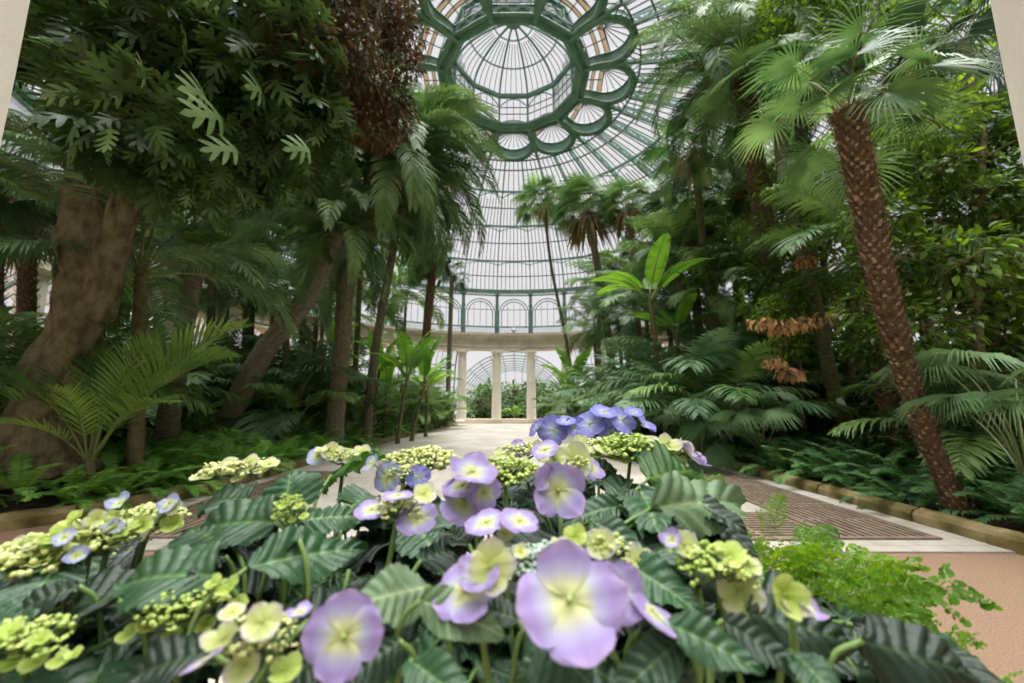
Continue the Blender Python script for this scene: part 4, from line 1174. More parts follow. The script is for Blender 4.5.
# --- ferns and shrubs carpeting the beds
def fern_mesh(key, seed):
    """a whole fern in one piece for the distance"""
    r = random.Random(seed); mb = MB()
    for j in range(11):
        e, me = FR[key][min(3, j * 4 // 11)]
        Mx = Matrix.Rotation(j * 2.4 + r.uniform(-.3, .3), 4, 'Z') @ Matrix.Scale(r.uniform(.85, 1.15), 4)
        mb.add([Mx @ v.co for v in me.vertices], [tuple(p.vertices) for p in me.polygons])
        mb.m[-len(me.polygons):] = [p.material_index for p in me.polygons]
    return mb.mesh('fern', [G_[key], G_['rachis']])
FM = {'fern': [fern_mesh('fern', i) for i in range(3)], 'fern_dk': [fern_mesh('fern_dk', 9 + i) for i in range(3)]}
r_ = random.Random(11)
def ferns(sgn, num, y0, y1, depth, key, label, group, keep):
    placed = []; tries = 0
    while len(placed) < num and tries < num * 40:
        tries += 1
        y = y0 + (y1 - y0) * r_.random() ** 1.5
        x0 = XB + .35 + max(0, (8.6 if sgn < 0 else 6.0) - y) ** 2 * .45
        x = x0 + depth * r_.random() ** 1.2
        if x * x + (y - CY) ** 2 > 20.5 ** 2: continue
        md = .34 + y * .012
        if any((x - a) ** 2 + (y - b_) ** 2 < md * md for a, b_ in placed): continue
        if any((sgn * x - kx) ** 2 + (y - ky) ** 2 < kr * kr for kx, ky, kr in keep): continue
        placed.append((x, y))
        s_ = r_.uniform(.95, 1.45) * (1 + y * .014)
        loc = (sgn * x, y, bedz(x, y))
        if y < 9.5:
            root = empty('fern', loc, 0, label, 'fern', group)
            crown(root, key, (0, 0, 0), 10, s_, int(x * 91 + y * 37), name='fern_frond', ring=.02)
        else:
            o = put('fern', FM[key][len(placed) % 3], None, loc, (0, 0, r_.uniform(0, 6.3)), s_)
            tag(o, label, 'fern', group)
ferns(-1, 240, 6.6, 30, 5.0, 'fern', 'low lacy green fern carpeting ' + WB, 'ferns of the tree bed', [(tb.x, tb.y, .85), (-7.7, 7.7, .25)])
ferns(1, 150, 5.2, 28, 3.2, 'fern_dk', 'low dark fern carpeting ' + EB, 'ferns of the palm bed', [(7.0, 6.75, .3), (7.26, 6.3, .2)])
SHR = []
for i in range(3):
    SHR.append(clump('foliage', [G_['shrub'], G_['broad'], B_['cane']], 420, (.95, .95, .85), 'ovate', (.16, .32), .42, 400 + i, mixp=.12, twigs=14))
def shrub(px, y, h, label, group, name='shrub'):
    b = Bs(px, fit(px, y, 19.2)) if not isinstance(px, V) else px
    root = empty(name, b, 0, label, 'shrub', group)
    m = MB(); m.tube([(0, 0, 0), (.03, .02, h * .5)], [.05, .03], 6, 0); put('stem', m.mesh('stem', B_['cane']), root)
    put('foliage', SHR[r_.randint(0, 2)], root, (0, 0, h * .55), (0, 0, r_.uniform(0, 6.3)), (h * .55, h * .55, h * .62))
for px, y, h in ((15, 10, 1.6), (60, 12.5, 2.0), (125, 14, 2.2), (180, 15.5, 2.2), (235, 16, 1.8), (280, 20, 2.4), (310, 18.5, 1.9), (335, 22, 2.2), (360, 25, 2.4), (380, 22.5, 1.8), (400, 27, 2.2), (420, 29, 2.0), (436, 34, 2.4), (250, 24, 3.0), (190, 19, 2.8), (130, 18, 2.8), (70, 16, 2.8), (300, 28, 3.2), (350, 31, 3.0), (395, 36, 3.0), (0, 13, 2.6), (220, 27, 3.4), (160, 24, 3.4), (100, 20, 3.2), (440, 38, 2.6), (-40, 10, 2.6), (-30, 13, 3.0), (270, 15.2, 1.3), (200, 13.8, 1.3)):
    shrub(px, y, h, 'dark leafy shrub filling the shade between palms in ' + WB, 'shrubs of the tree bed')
for px, y, h in ((1000, 10, 2.2), (950, 11, 2.2), (905, 11.5, 2.0), (870, 13, 2.2), (830, 13.5, 2.0), (790, 15.5, 2.2), (750, 16, 2.0), (715, 19, 2.4), (680, 19.5, 2.0), (650, 22, 2.2), (628, 26, 2.4), (610, 30, 2.4), (592, 35, 2.4), (700, 25, 3.0), (760, 22, 3.0), (820, 18, 2.8), (880, 16, 2.8), (940, 14, 2.8), (1000, 12.5, 2.8), (660, 31, 3.2), (630, 36, 3.2), (720, 30, 3.4), (790, 25, 3.4), (850, 21, 3.2), (582, 38, 2.6), (1050, 10.5, 2.6), (920, 9.2, 1.4), (1040, 8, 1.8), (870, 11, 1.3)):
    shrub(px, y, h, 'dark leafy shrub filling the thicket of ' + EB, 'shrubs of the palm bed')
# --- greenery inside the passage beyond the doorway
for i, (x, y, h) in enumerate(((-3.4, 49.5, 3.0), (3.6, 49.6, 3.2), (-4.6, 51, 3.4), (4.6, 51.5, 3.4), (-3.2, 54, 3.0), (3.2, 54.5, 3.0), (-4.2, 57, 3.8), (4.2, 57.5, 3.8), (-1.6, 58, 3.0), (1.8, 58.5, 3.0), (0.2, 60, 3.2), (-3.4, 62, 4.5), (3.6, 62.5, 4.5), (0, 65, 4.4))):
    shrub(V((x * .9, y, 0)), 0, h * 1.2, 'light green shrub growing in the glass passage past the doorway', 'shrubs of the passage')
for i, (x, y, s_) in enumerate(((-2.4, 50.2, 1.5), (2.4, 50.4, 1.4), (-4.2, 53, 1.9), (4.3, 53.5, 1.9), (0.4, 56, 1.5), (-2.6, 57, 1.7), (2.8, 60, 1.8))):
    rosette('bush_palm', 'fresh green clump of feather leaves in the passage past the doorway', 'young', V((x * .8, y, 0)), 12, s_ * .75, group='palms of the passage')
hb = empty('hanging_basket', PY(515, 390, 48.5), 0, 'dark hanging basket seen through the middle bay of the doorway', 'basket')
m = MB(); m.lathe([(.02, -.45), (.3, -.35), (.45, 0), (.42, .04)], 14); m.obj('bowl', B_['fibre'], hb)
m = MB(); [m.tube([(.4 * cos(a), .4 * sin(a), 0), (0, 0, 1.3)], .012, 4) for a in (0, 2.1, 4.2)]; m.tube([(0, 0, 1.3), (0, 0, 4.6)], .012, 4); m.obj('chain', M['black'], hb)
put('foliage', SHR[0], hb, (0, 0, .1), (0, 0, 0), .5)
# spot lamp on the entablature
sl = empty('spot_lamp', (0, CY + 21.6, 9.8), 0, 'small grey lamp standing on the entablature above the doorway', 'lamp')
m = MB(); m.lathe([(.16, 0), (.16, .08), (.05, .1), (.05, .3)], 12); m.obj('stand', M['lamp'], sl)
m = MB(); m.lathe([(.02, 0), (.2, .06), (.26, .3), (.24, .42), (.02, .42)], 14); m.obj('lamp_head', M['lamp'], sl, loc=(0, 0, .3), rot=(R_(50), 0, 0))

# --- middle storey of slender feather palms
for px, y, ty, s_, k_ in ((90, 19, 215, 2.0, 'kentia'), (135, 18.5, 270, 1.8, 'kentia_lt'), (178, 22, 235, 2.3, 'kentia'), (222, 24, 255, 2.2, 'kentia_lt'), (268, 27, 250, 2.4, 'kentia'), (318, 28, 280, 2.2, 'kentia'), (352, 30, 300, 2.2, 'kentia'), (400, 34, 300, 2.2, 'kentia'), (240, 19, 310, 1.7, 'kentia_lt'), (310, 22, 325, 1.7, 'kentia')):
    y = fit(px, y, 15)
    palm('feather_palm', 'slim feather palm of the middle storey in ' + WB, k_, Bs(px, y), T(px + 6, ty, y), .15, .12, 17, s_, 'cane', group='middle palms of the tree bed')
for px, y, ty, s_, k_ in ((600, 33, 330, 1.9, 'kentia'), (625, 28, 325, 2.0, 'kentia_lt'), (652, 24, 310, 1.9, 'kentia_lt'), (676, 21.5, 330, 1.7, 'kentia_lt'), (700, 24, 280, 2.2, 'kentia'), (722, 18.5, 300, 1.8, 'kentia'), (745, 22, 250, 2.2, 'kentia'), (770, 16.5, 290, 1.7, 'kentia'), (800, 22, 225, 2.4, 'kentia'), (830, 17, 255, 1.9, 'kentia'), (860, 20, 200, 2.3, 'kentia'), (640, 34, 290, 2.4, 'kentia'), (700, 31, 235, 2.6, 'kentia')):
    y = fit(px, y, 15)
    palm('feather_palm', 'slim feather palm of the middle storey in ' + EB, k_, Bs(px, y), T(px - 6, ty, y), .15, .12, 17, s_, 'cane', group='middle palms of the palm bed')
# ------------------------------------------------------------------ the hydrangeas in front
def tintmat(name, stops, rough=.5, trans=.2, spec=.35, vary=.0, noise=0.0, attr='tint', fuzz=0.0):
    m, nt, out = new_mat(name)
    at = nt.nodes.new('ShaderNodeAttribute'); at.attribute_name = attr
    r = ramp(nt, stops)
    src = at.outputs['Fac']
    if noise:
        tc = nt.nodes.new('ShaderNodeTexCoord')
        nz = N(nt, 'ShaderNodeTexNoise', Scale=5, Detail=3); nt.links.new(tc.outputs['Object'], nz.inputs['Vector'])
        ma = nt.nodes.new('ShaderNodeMath'); ma.operation = 'MULTIPLY_ADD'; ma.inputs[1].default_value = noise; ma.inputs[2].default_value = -noise / 2
        nt.links.new(nz.outputs['Fac'], ma.inputs[0])
        ad = nt.nodes.new('ShaderNodeMath'); ad.operation = 'ADD'; nt.links.new(ma.outputs[0], ad.inputs[0]); nt.links.new(src, ad.inputs[1]); src = ad.outputs[0]
    nt.links.new(src, r.inputs[0])
    c = r.outputs[0]
    if vary:
        oi = nt.nodes.new('ShaderNodeObjectInfo')
        mr = N(nt, 'ShaderNodeMapRange'); mr.inputs['To Min'].default_value = 1 - vary; mr.inputs['To Max'].default_value = 1 + vary
        nt.links.new(oi.outputs['Random'], mr.inputs['Value'])
        hs = nt.nodes.new('ShaderNodeHueSaturation'); nt.links.new(mr.outputs[0], hs.inputs['Value']); nt.links.new(c, hs.inputs['Color']); c = hs.outputs[0]
    p = N(nt, 'ShaderNodeBsdfPrincipled', Roughness=rough); p.inputs['Specular IOR Level'].default_value = spec
    nt.links.new(c, p.inputs['Base Color'])
    t = nt.nodes.new('ShaderNodeBsdfTranslucent'); nt.links.new(c, t.inputs[0])
    mx = nt.nodes.new('ShaderNodeMixShader'); mx.inputs[0].default_value = trans
    nt.links.new(p.outputs[0], mx.inputs[1]); nt.links.new(t.outputs[0], mx.inputs[2]); nt.links.new(mx.outputs[0], out.inputs[0])
    return m
H_ = {}
H_['leaf'] = tintmat('hydrangea_leaf', [(0, S(40, 73, 41)), (.6, S(54, 89, 50)), (1, S(99, 127, 74))], .42, .16, .45, .25, .3)
H_['leaf_pale'] = tintmat('hydrangea_leaf_silvery', [(0, S(95, 120, 83)), (.6, S(114, 137, 96)), (1, S(154, 166, 118))], .5, .14, .4, .1, .3)
H_['leaf_fresh'] = tintmat('hydrangea_leaf_fresh', [(0, S(56, 99, 31)), (.6, S(75, 118, 40)), (1, S(119, 147, 64))], .42, .35, .4, .15, .3)
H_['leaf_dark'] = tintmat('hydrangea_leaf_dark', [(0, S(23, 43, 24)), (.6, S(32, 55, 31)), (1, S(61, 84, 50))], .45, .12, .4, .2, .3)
H_['stem'] = noisy('green_flower_stalk', [(.3, S(79, 110, 48)), (.7, S(110, 135, 72))], 8, .5)
H_['lilac'] = tintmat('lilac_petal', [(0, S(182, 188, 115)), (.2, S(198, 200, 152)), (.45, S(169, 165, 192)), (.7, S(152, 134, 184)), (1, S(167, 144, 182))], .6, .3, .2, .07, .14)
H_['blue'] = tintmat('blue_violet_petal', [(0, S(186, 196, 171)), (.2, S(158, 165, 196)), (.5, S(126, 128, 188)), (1, S(124, 118, 182))], .6, .3, .2, .08, .14)
H_['paleblue'] = tintmat('pale_blue_petal', [(0, S(188, 192, 113)), (.3, S(190, 198, 152)), (.55, S(155, 165, 196)), (1, S(148, 150, 192))], .6, .3, .2, .07, .14)
H_['cream'] = tintmat('cream_petal', [(0, S(169, 180, 92)), (.45, S(190, 198, 126)), (.75, S(196, 200, 158)), (1, S(186, 171, 186))], .6, .3, .2, .06, .16)
H_['lime'] = tintmat('lime_petal', [(0, S(136, 161, 57)), (.5, S(167, 186, 86)), (1, S(186, 200, 126))], .6, .3, .2, .08, .16)
H_['bud_green'] = noisy('green_bud', [(.3, S(148, 172, 75)), (.7, S(177, 193, 105))], 40, .5)
H_['bud_cream'] = noisy('cream_bud', [(.3, S(180, 190, 111)), (.7, S(200, 206, 144))], 40, .5)
H_['bud_blue'] = noisy('blue_white_bud', [(.3, S(158, 177, 152)), (.7, S(184, 198, 190))], 40, .5)

def hleaf(name, mat, seed, W=.62, droop=.25, fold=.22, wav=.03, crinkle=.022):
    r = random.Random(seed); mb = MB()
    nu, nv = 44, 9
    vs, cs, fs = [], [], []
    ph = r.uniform(0, 6)
    for i in range(nu + 1):
        u = i / nu
        w_ = W * .5 * max(.0, sin(pi * u ** .78)) ** .75 * (1 - .12 * u)
        w_ *= 1 + (.045 if i % 2 else -.03) * (0 < i < nu)
        for j in range(-nv, nv + 1):
            v = j / nv
            y = v * w_
            q = (u - .42 * abs(v) * W * .5) * 7.5       # side veins sweep forward
            f = q - math.floor(q)
            ridge = 1 - min(f, 1 - f) * 2                # 1 on the vein
            z = -droop * u * u + fold * abs(y) - .55 * y * y + wav * sin(ph + 9 * u + 2.0 * (1 if v > 0 else -1)) * abs(v) * 2
            z -= 2.6 * crinkle * ridge ** 3 * min(1, 6 * abs(v)) * min(1, w_ * 5)
            z -= .02 * math.exp(-(v * 9) ** 2)
            vs.append((u, y, z))
            cs.append(max(math.exp(-(v * 11) ** 2), .75 * max(0, ridge - .72) / .28 * (1 - .4 * abs(v))))
    m = 2 * nv + 1
    for i in range(nu):
        for j in range(2 * nv):
            a = i * m + j
            fs.append((a, a + 1, a + m + 1, a + m))
    mb.add(vs, fs, 0, cs)
    return mb.mesh(name, [mat], True)
HL = {k: [hleaf('leaf', H_[k], 500 + 7 * i + len(k), W=(.66, .6, .72)[i], droop=(.22, .38, .12)[i], fold=(.25, .12, .05)[i], crinkle=(.02, .026, .03)[i]) for i in range(3)] for k in ('leaf', 'leaf_pale', 'leaf_fresh', 'leaf_dark')}

def floret_mesh(mat, seed, cup=.2, npet=4, point=.0):
    r = random.Random(seed); mb = MB()
    for k in range(npet):
        a = 2 * pi * k / npet + r.uniform(-.1, .1)
        L = .5 * r.uniform(.92, 1.06); Wd = .62 * r.uniform(.92, 1.06); nu, nv = 8, 4
        tw = r.uniform(-.08, .08); cu = cup * r.uniform(.7, 1.3)
        vs, cs, fs = [], [], []
        for i in range(nu + 1):
            u = i / nu
            w_ = Wd * .5 * (1 - (1 - min(1, u / .62)) ** 2) ** .5 * (1 if u < .62 else sqrt(max(0, 1 - ((u - .62) / (.42 - .02)) ** 2))) * (1 - point * .5 * u)
            w_ = max(w_, .025 if i == 0 else .045)
            for j in range(-nv, nv + 1):
                v = j / nv
                x = .03 + L * u * (1 - .05 * v * v); y = w_ * v
                z = cu * x * x * 2 + tw * y - .25 * y * y + (.012 if k % 2 else 0) + .015 * sin(7 * v + seed)
                vs.append((x * cos(a) - y * sin(a), x * sin(a) + y * cos(a), z))
                cs.append(min(1, u * .92 + .15 * abs(v) * u))
        m = 2 * nv + 1
        for i in range(nu):
            for j in range(2 * nv):
                q = i * m + j; fs.append((q, q + 1, q + m + 1, q + m))
        mb.add(vs, fs, 0, cs)
    mb.ball((0, 0, .03), .032, 1, 8, 6)
    return mb.mesh('floret', [mat, H_['bud_green']], True)
FL = {k: [floret_mesh(H_[k], 600 + i * 3, cup=(.05, .3, .6)[i], point=(0, .05, .25)[i]) for i in range(3)] for k in ('lilac', 'blue', 'paleblue', 'cream', 'lime')}
CAMP = V((0, 0, CAMZ))
def dep(py):
    tab = ((400, .92), (430, .78), (470, .56), (510, .43), (560, .34), (600, .29), (640, .26), (700, .235))
    for (a, da), (b, db_) in zip(tab, tab[1:]):
        if py <= b: return da + (db_ - da) * max(0, (py - a)) / (b - a)
    return .23
class Plant:
    def __init__(s, name, label, cat, root, group=None):
        s.o = empty(name, root, 0, label, cat, group); s.r = V(root)
    def stalk(s, top, rad=.003, name='stem', bow=.4):
        t = V(top) - s.r
        a = V((t.x * bow * .35, t.y * bow * .35, t.z * .55))
        m = MB(); m.tube(catmull([V((t.x * .08, t.y * .08, 0)), a, t], 6), rad, 6, 0)
        return put(name, m.mesh(name, H_['stem'], True), s.o)
    def leaf(s, bx, by, tx, ty, kind='leaf', db_=0, dt=0, wid=1.0, up=(0, -.25, 1), var=None, roll=0.0):
        """blade from pixel (bx,by) to (tx,ty); db_/dt push base and tip away from or towards the eye"""
        b = P(bx, by, dep(by) + db_); t = P(tx, ty, dep(ty) + dt)
        s.leaf3(b, t, kind, wid, up, var, roll)
    def leaf3(s, b, t, kind, wid=1.0, up=(0, 0, 1), var=None, roll=0.0):
        x = (t - b); L = x.length; x.normalize()
        z = V(up); z = (z - x * z.dot(x)).normalized(); y = z.cross(x)
        if roll:
            q = Quaternion(x, roll); z = q @ z; y = q @ y
        Lw = L * wid
        l_ = b - s.r
        Mx = Matrix(((x.x * L, y.x * Lw, z.x * L, l_.x), (x.y * L, y.y * Lw, z.y * L, l_.y), (x.z * L, y.z * Lw, z.z * L, l_.z), (0, 0, 0, 1)))
        me = HL[kind][var if var is not None else rnd.randint(0, 2)]
        o = putm('leaf', me, s.o, Mx)
        m = MB(); d_ = l_ - x * L * .25 + V((0, 0, -.02))      # stalk of the leaf
        m.tube(catmull([d_ + V((-x.x * .01, -x.y * .01, -.05)), d_, l_ + x * L * .02], 4), .0022, 5, 0)
        put('leaf_stalk', m.mesh('leaf_stalk', H_['stem'], True), s.o)
        return o
    def head(s, px, py, florets=(), buds=None, d=0.0, rx=.03, rz=.014, nb=60, stalk=True, label=None):
        """one flower head: stalk and bud cluster, its florets as sub-parts"""
        c = P(px, py, dep(py) + d); r = random.Random(int(px * 7 + py))
        mb = MB(); l_ = c - s.r
        t = l_ + V((0, 0, -.012))
        mb.tube(catmull([V((t.x * .1, t.y * .1, 0)), V((t.x * .6, t.y * .6, t.z * .55)), t], 6), .0028, 6, 0)
        if buds:
            nb = int(nb * 1.9)
            for i in range(nb):
                a = i * 2.39996; q = sqrt((i + .5) / nb) * r.uniform(.86, 1.1)
                lump = .35 * sin(a * 3 + py) * q
                p = l_ + V((rx * q * cos(a), rx * q * sin(a), rz * (1 - q * q + lump) + r.uniform(-.004, .004)))
                br = rx * .072 * r.uniform(.6, 1.45) * (100 / nb) ** .3
                if r.random() < .3:              # opening bud: a tiny four-petalled star
                    for k in range(4):
                        e1 = V((cos(a + k * pi / 2), sin(a + k * pi / 2), .45)); e2 = V((-sin(a + k * pi / 2), cos(a + k * pi / 2), 0))
                        mb.add([p, p + (e1 + e2 * .7) * br * 1.3, p + e1 * br * 2.2, p + (e1 - e2 * .7) * br * 1.3], [(0, 1, 2, 3)], 1)
                else: mb.ball(p, br, 1, 6, 4)
                if i % 3 == 0: mb.tube([t, p], .0006, 3, 0, caps=False)
        h = put('flower_head', mb.mesh('flower_head', [H_['stem'], H_[buds or 'bud_green']], True), s.o)
        if label: h['label'] = label
        for f in florets:
            fx, fy, size, kind = f[:4]
            nx, ny, nz_ = f[4] if len(f) > 4 else (0, -.5, .85)
            var = f[5] if len(f) > 5 else r.randint(0, 2)
            dd = f[6] if len(f) > 6 else -.01
            de = dep(py) + d + dd
            p = P(fx, fy, de)
            n_ = (V((nx, ny, nz_)) + V((r.uniform(-.3, .3), r.uniform(-.2, .25), r.uniform(-.2, .2)))).normalized()
            q = n_.to_track_quat('Z', 'Y') @ Quaternion((0, 0, 1), r.uniform(0, 1.57))
            if s is A and py > 480: size *= .74; var = r.randint(1, 2)
            S_ = size / FPX * de * (.86 if kind in ('cream', 'lime') else .8 if kind == 'blue' else .95)
            o = putm('floret', FL[kind][var], h, Matrix.Translation(p - s.r) @ q.to_matrix().to_4x4() @ Matrix.Scale(S_, 4))
            m = MB(); m.tube([p - s.r, (p - s.r).lerp(t, .8) + V((0, 0, -.004)), t], .0009, 4, 0, caps=False)
            put('floret_stalk', m.mesh('floret_stalk', H_['stem']), h)
        return h
ZS = 1.33
tag(None or empty('flower_planter', (0, .5, 0)), 'tall stone planter box holding the hydrangeas', 'planter')
plo = bpy.data.objects['flower_planter']
m = MB()
for x, y, sx_, sy_ in ((0, -.38, 1.9, .06), (0, .38, 1.9, .06), (-.92, 0, .06, .7), (.92, 0, .06, .7)): m.box((x - .05, y, .66), (sx_, sy_, 1.32))
m.box((-.05, -.42, 1.3), (1.98, .08, .07)); m.box((-.05, .42, 1.3), (1.98, .08, .07)); m.box((-.05, 0, .03), (1.8, .7, .06))
m.obj('box_wall', M['stone'], plo)
m = MB(); m.box((-.05, 0, 1.25), (1.78, .7, .14)); m.obj('planter_soil', M['soil'], plo)

A = Plant('hydrangea', 'hydrangea with long sprays of yellow-green florets, next to the massive tree side', 'hydrangea', (-.50, .50, ZS))
B = Plant('hydrangea', 'hydrangea with a leaf rosette round one tight green bud and a single mauve floret', 'hydrangea', (-.17, .40, ZS))
C = Plant('hydrangea', 'hydrangea with the biggest open lilac florets, mid-planter', 'hydrangea', (.07, .36, ZS))
D = Plant('hydrangea', 'hydrangea of cream pink-tipped florets beside the feathery bright fern', 'hydrangea', (.30, .42, ZS))
E = Plant('hydrangea', 'hydrangea crowned with blue-violet florets, standing tallest toward the doorway', 'hydrangea', (.14, .72, ZS))

UPc = (0, -.6, .8)                              # blades that show their upper face to the viewer
# --- A
A.head(28, 560, [(12, 548, 34, 'cream'), (45, 556, 36, 'lime'), (20, 572, 34, 'lime'), (52, 575, 26, 'paleblue'), (4, 566, 30, 'lime'), (35, 545, 28, 'cream'), (60, 562, 28, 'lime')], 'bud_cream', .06, .05, .015, 90)
A.head(92, 540, [(70, 546, 34, 'lime'), (100, 548, 36, 'cream'), (85, 528, 30, 'cream'), (118, 536, 34, 'lime'), (128, 550, 24, 'paleblue'), (60, 532, 30, 'lime'), (105, 525, 26, 'lime'), (80, 556, 26, 'cream')], 'bud_cream', .06, .05, .014, 90)
A.head(145, 522, [(130, 520, 30, 'lime'), (160, 516, 30, 'cream'), (150, 530, 26, 'lime'), (112, 518, 26, 'lime'), (170, 508, 24, 'lime')], 'bud_cream', .06, .04, .012, 80)
for hx, hy, n_ in ((50, 552, 9), (110, 534, 9), (150, 518, 7)):
    q = random.Random(hx)
    A.head(hx, hy, [(hx + q.uniform(-38, 38), hy + q.uniform(-9, 9) - (q.random() * 8), q.uniform(24, 34), q.choice(('lime', 'cream', 'cream', 'lime', 'paleblue')), (q.uniform(-.5, .5), -.6, q.uniform(.3, .9)), q.randint(1, 2)) for _ in range(n_)], 'bud_cream', .05, .03, .012, 40)
A.head(188, 606, [(150, 625, 36, 'lime'), (172, 640, 34, 'lime'), (228, 588, 36, 'lime'), (205, 625, 30, 'lime'), (128, 634, 30, 'lime'), (238, 604, 28, 'lime'), (214, 582, 26, 'lime')], 'bud_green', .05, .030, .012, 110)
A.head(30, 640, [(10, 632, 34, 'lime'), (40, 640, 28, 'lime'), (60, 660, 30, 'lime'), (35, 662, 36, 'lime'), (12, 664, 32, 'lime'), (75, 655, 24, 'lime')], 'bud_green', .06, .03, .01, 50)
A.head(236, 470, [(210, 474, 22, 'cream', (0, -.8, .6)), (228, 466, 24, 'cream', (0, -.7, .7)), (248, 464, 26, 'cream', (0, -.7, .7)), (262, 468, 22, 'cream'), (240, 476, 20, 'cream'), (218, 468, 18, 'lime'), (270, 464, 20, 'cream'), (200, 476, 20, 'cream')], 'bud_cream', .08, .05, .01, 60)
A.leaf(215, 575, 106, 566, 'leaf', .02, .03, .95, (0, -.55, .8), 0)
A.leaf(230, 540, 176, 522, 'leaf', .03, .05, 1.1, (0, -.55, .8), 2)
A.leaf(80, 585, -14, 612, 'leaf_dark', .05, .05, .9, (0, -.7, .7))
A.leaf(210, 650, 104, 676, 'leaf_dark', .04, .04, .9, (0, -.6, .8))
A.leaf(120, 600, 20, 590, 'leaf_dark', .06, .08, .9, (0, -.6, .8))
A.leaf(60, 560, 10, 620, 'leaf', .06, .05, .9, (.3, -.6, .7))
A.leaf(250, 500, 196, 490, 'leaf', .08, .1, .9, (0, -.5, .8))
A.leaf(270, 640, 230, 690, 'leaf_dark', .05, .05, .9, (0, -.6, .8))
A.leaf(150, 560, 190, 590, 'leaf_dark', .07, .07, .8, (0, -.6, .8))
# --- B
B.leaf(286, 516, 286, 466, 'leaf', .03, -.07, 1.5, (0, -.9, .4), 2)
B.leaf(276, 522, 182, 516, 'leaf', .0, .02, .85, (.1, -.7, .7), 0)
B.leaf(296, 520, 366, 510, 'leaf', .0, .02, .9, (0, -.6, .8), 2)
B.leaf(246, 568, 374, 532, 'leaf', .01, .03, .75, (.1, -.7, .7), 0)
B.leaf(226, 556, 180, 580, 'leaf_dark', .02, .02, .95, (0, -.6, .8))
B.leaf(330, 476, 368, 446, 'leaf_fresh', .05, .07, .85, (-.35, -.8, .5), 2)
B.leaf(352, 506, 386, 470, 'leaf', .05, .06, .9, (.2, -.8, .5), 1)
B.leaf(305, 622, 428, 552, 'leaf_dark', .02, .04, .7, (-.1, -.7, .7), 1)
B.leaf(300, 540, 268, 528, 'leaf', -.005, -.005, .8, (0, -.5, .8))
B.leaf(420, 600, 500, 626, 'leaf_pale', .0, .0, .9, (0, -.75, .6), 1)
B.leaf(428, 586, 356, 600, 'leaf_pale', .01, -.005, 1.15, (.0, -.75, .6), 2)
B.leaf(400, 640, 330, 690, 'leaf_dark', .02, .02, .9, (0, -.6, .8))
B.leaf(410, 660, 470, 700, 'leaf', .02, .0, .8, (0, -.6, .8))
B.leaf(420, 560, 470, 540, 'leaf_dark', .04, .05, .9, (0, -.6, .8))
B.head(290, 512, [(276, 516, 10, 'lime'), (304, 516, 11, 'lime'), (298, 506, 10, 'lime'), (282, 506, 9, 'lime'), (292, 520, 10, 'lime')], 'bud_green', -.015, .017, .014, 60, label='tight green bud cluster')
B.head(345, 640, [(344, 636, 82, 'lilac', (-.05, -.92, .4), 0, -.01)], None, 0.0, label='single mauve floret')
B.head(262, 640, [(262, 622, 42, 'cream', (.1, -.7, .7), 1), (222, 640, 40, 'cream', (-.3, -.5, .8), 2), (244, 666, 42, 'cream', (-.1, -.8, .5), 1), (300, 612, 26, 'lilac', (.2, -.3, .9), 1), (202, 662, 38, 'lilac', (-.2, -.1, 1), 0), (232, 612, 26, 'cream'), (285, 670, 36, 'lime')], 'bud_cream', .02, .022, .012, 60)
B.head(398, 508, [(372, 510, 34, 'lilac', (-.2, -.4, .9), 0), (418, 518, 44, 'lilac', (.1, -.55, .8), 0), (398, 496, 34, 'lilac', (0, -.1, 1), 0), (424, 494, 28, 'cream', (.2, -.6, .7), 1)], 'bud_cream', -.01, .026, .01, 60)
B.head(344, 456, [(318, 456, 22, 'paleblue', (0, -.7, .7), 0), (332, 452, 24, 'cream', (0, -.7, .6), 1), (350, 458, 22, 'cream'), (322, 450, 18, 'cream'), (362, 452, 20, 'cream', (0, -.6, .8), 1), (340, 460, 20, 'paleblue')], 'bud_cream', .02, .028, .008, 50)
B.head(404, 474, [(388, 477, 32, 'paleblue', (-.1, -.95, .3), 0), (419, 477, 31, 'blue', (.1, -.95, .3), 0), (372, 463, 20, 'paleblue', (-.4, -.6, .6), 1)], 'bud_cream', .0, .022, .008, 40)
B.head(425, 462, [(446, 456, 20, 'cream'), (408, 458, 18, 'cream'), (440, 466, 16, 'cream')], 'bud_cream', .03, .062, .018, 150)
# --- C
C.head(472, 500, [(472, 472, 52, 'lilac', (-.1, -.55, .75), 1), (464, 503, 54, 'lilac', (.1, -.9, .4), 1), (484, 492, 40, 'lilac', (.5, -.7, .4), 0), (462, 486, 40, 'lilac', (-.3, -.4, .85), 0)], None, -.02)
C.head(505, 474, [(490, 466, 20, 'cream'), (520, 464, 22, 'cream'), (532, 470, 18, 'lime'), (500, 462, 18, 'cream'), (515, 478, 16, 'lime')], 'bud_green', .0, .050, .020, 140)
C.head(560, 500, [(558, 490, 60, 'lilac', (.25, -.9, .3), 2), (548, 478, 30, 'lilac', (-.5, -.6, .5), 2)], None, -.01)
C.head(503, 530, [(486, 523, 44, 'lilac', (-.2, -.25, 1), 0), (520, 521, 44, 'lilac', (.2, -.3, .95), 0), (505, 534, 22, 'cream', (0, -.5, .8), 1)], None, -.01)
C.head(478, 585, [(466, 592, 66, 'lilac', (-.25, -.4, .9), 0), (490, 566, 58, 'cream', (.2, -.85, .4), 1), (478, 572, 46, 'lilac', (-.3, -.7, .6), 1)], None, -.005)
C.head(540, 564, [(560, 545, 24, 'cream'), (520, 552, 20, 'cream')], 'bud_blue', .01, .030, .012, 90)
C.head(570, 612, [(569, 600, 112, 'lilac', (-.1, -.66, .75), 1, -.02), (615, 592, 62, 'lilac', (.35, -.8, .45), 1, .005), (652, 612, 60, 'lilac', (.5, -.35, .8), 0, .005)], 'bud_blue', -.01, .02, .008, 30, label='biggest open lilac floret with a cream eye')
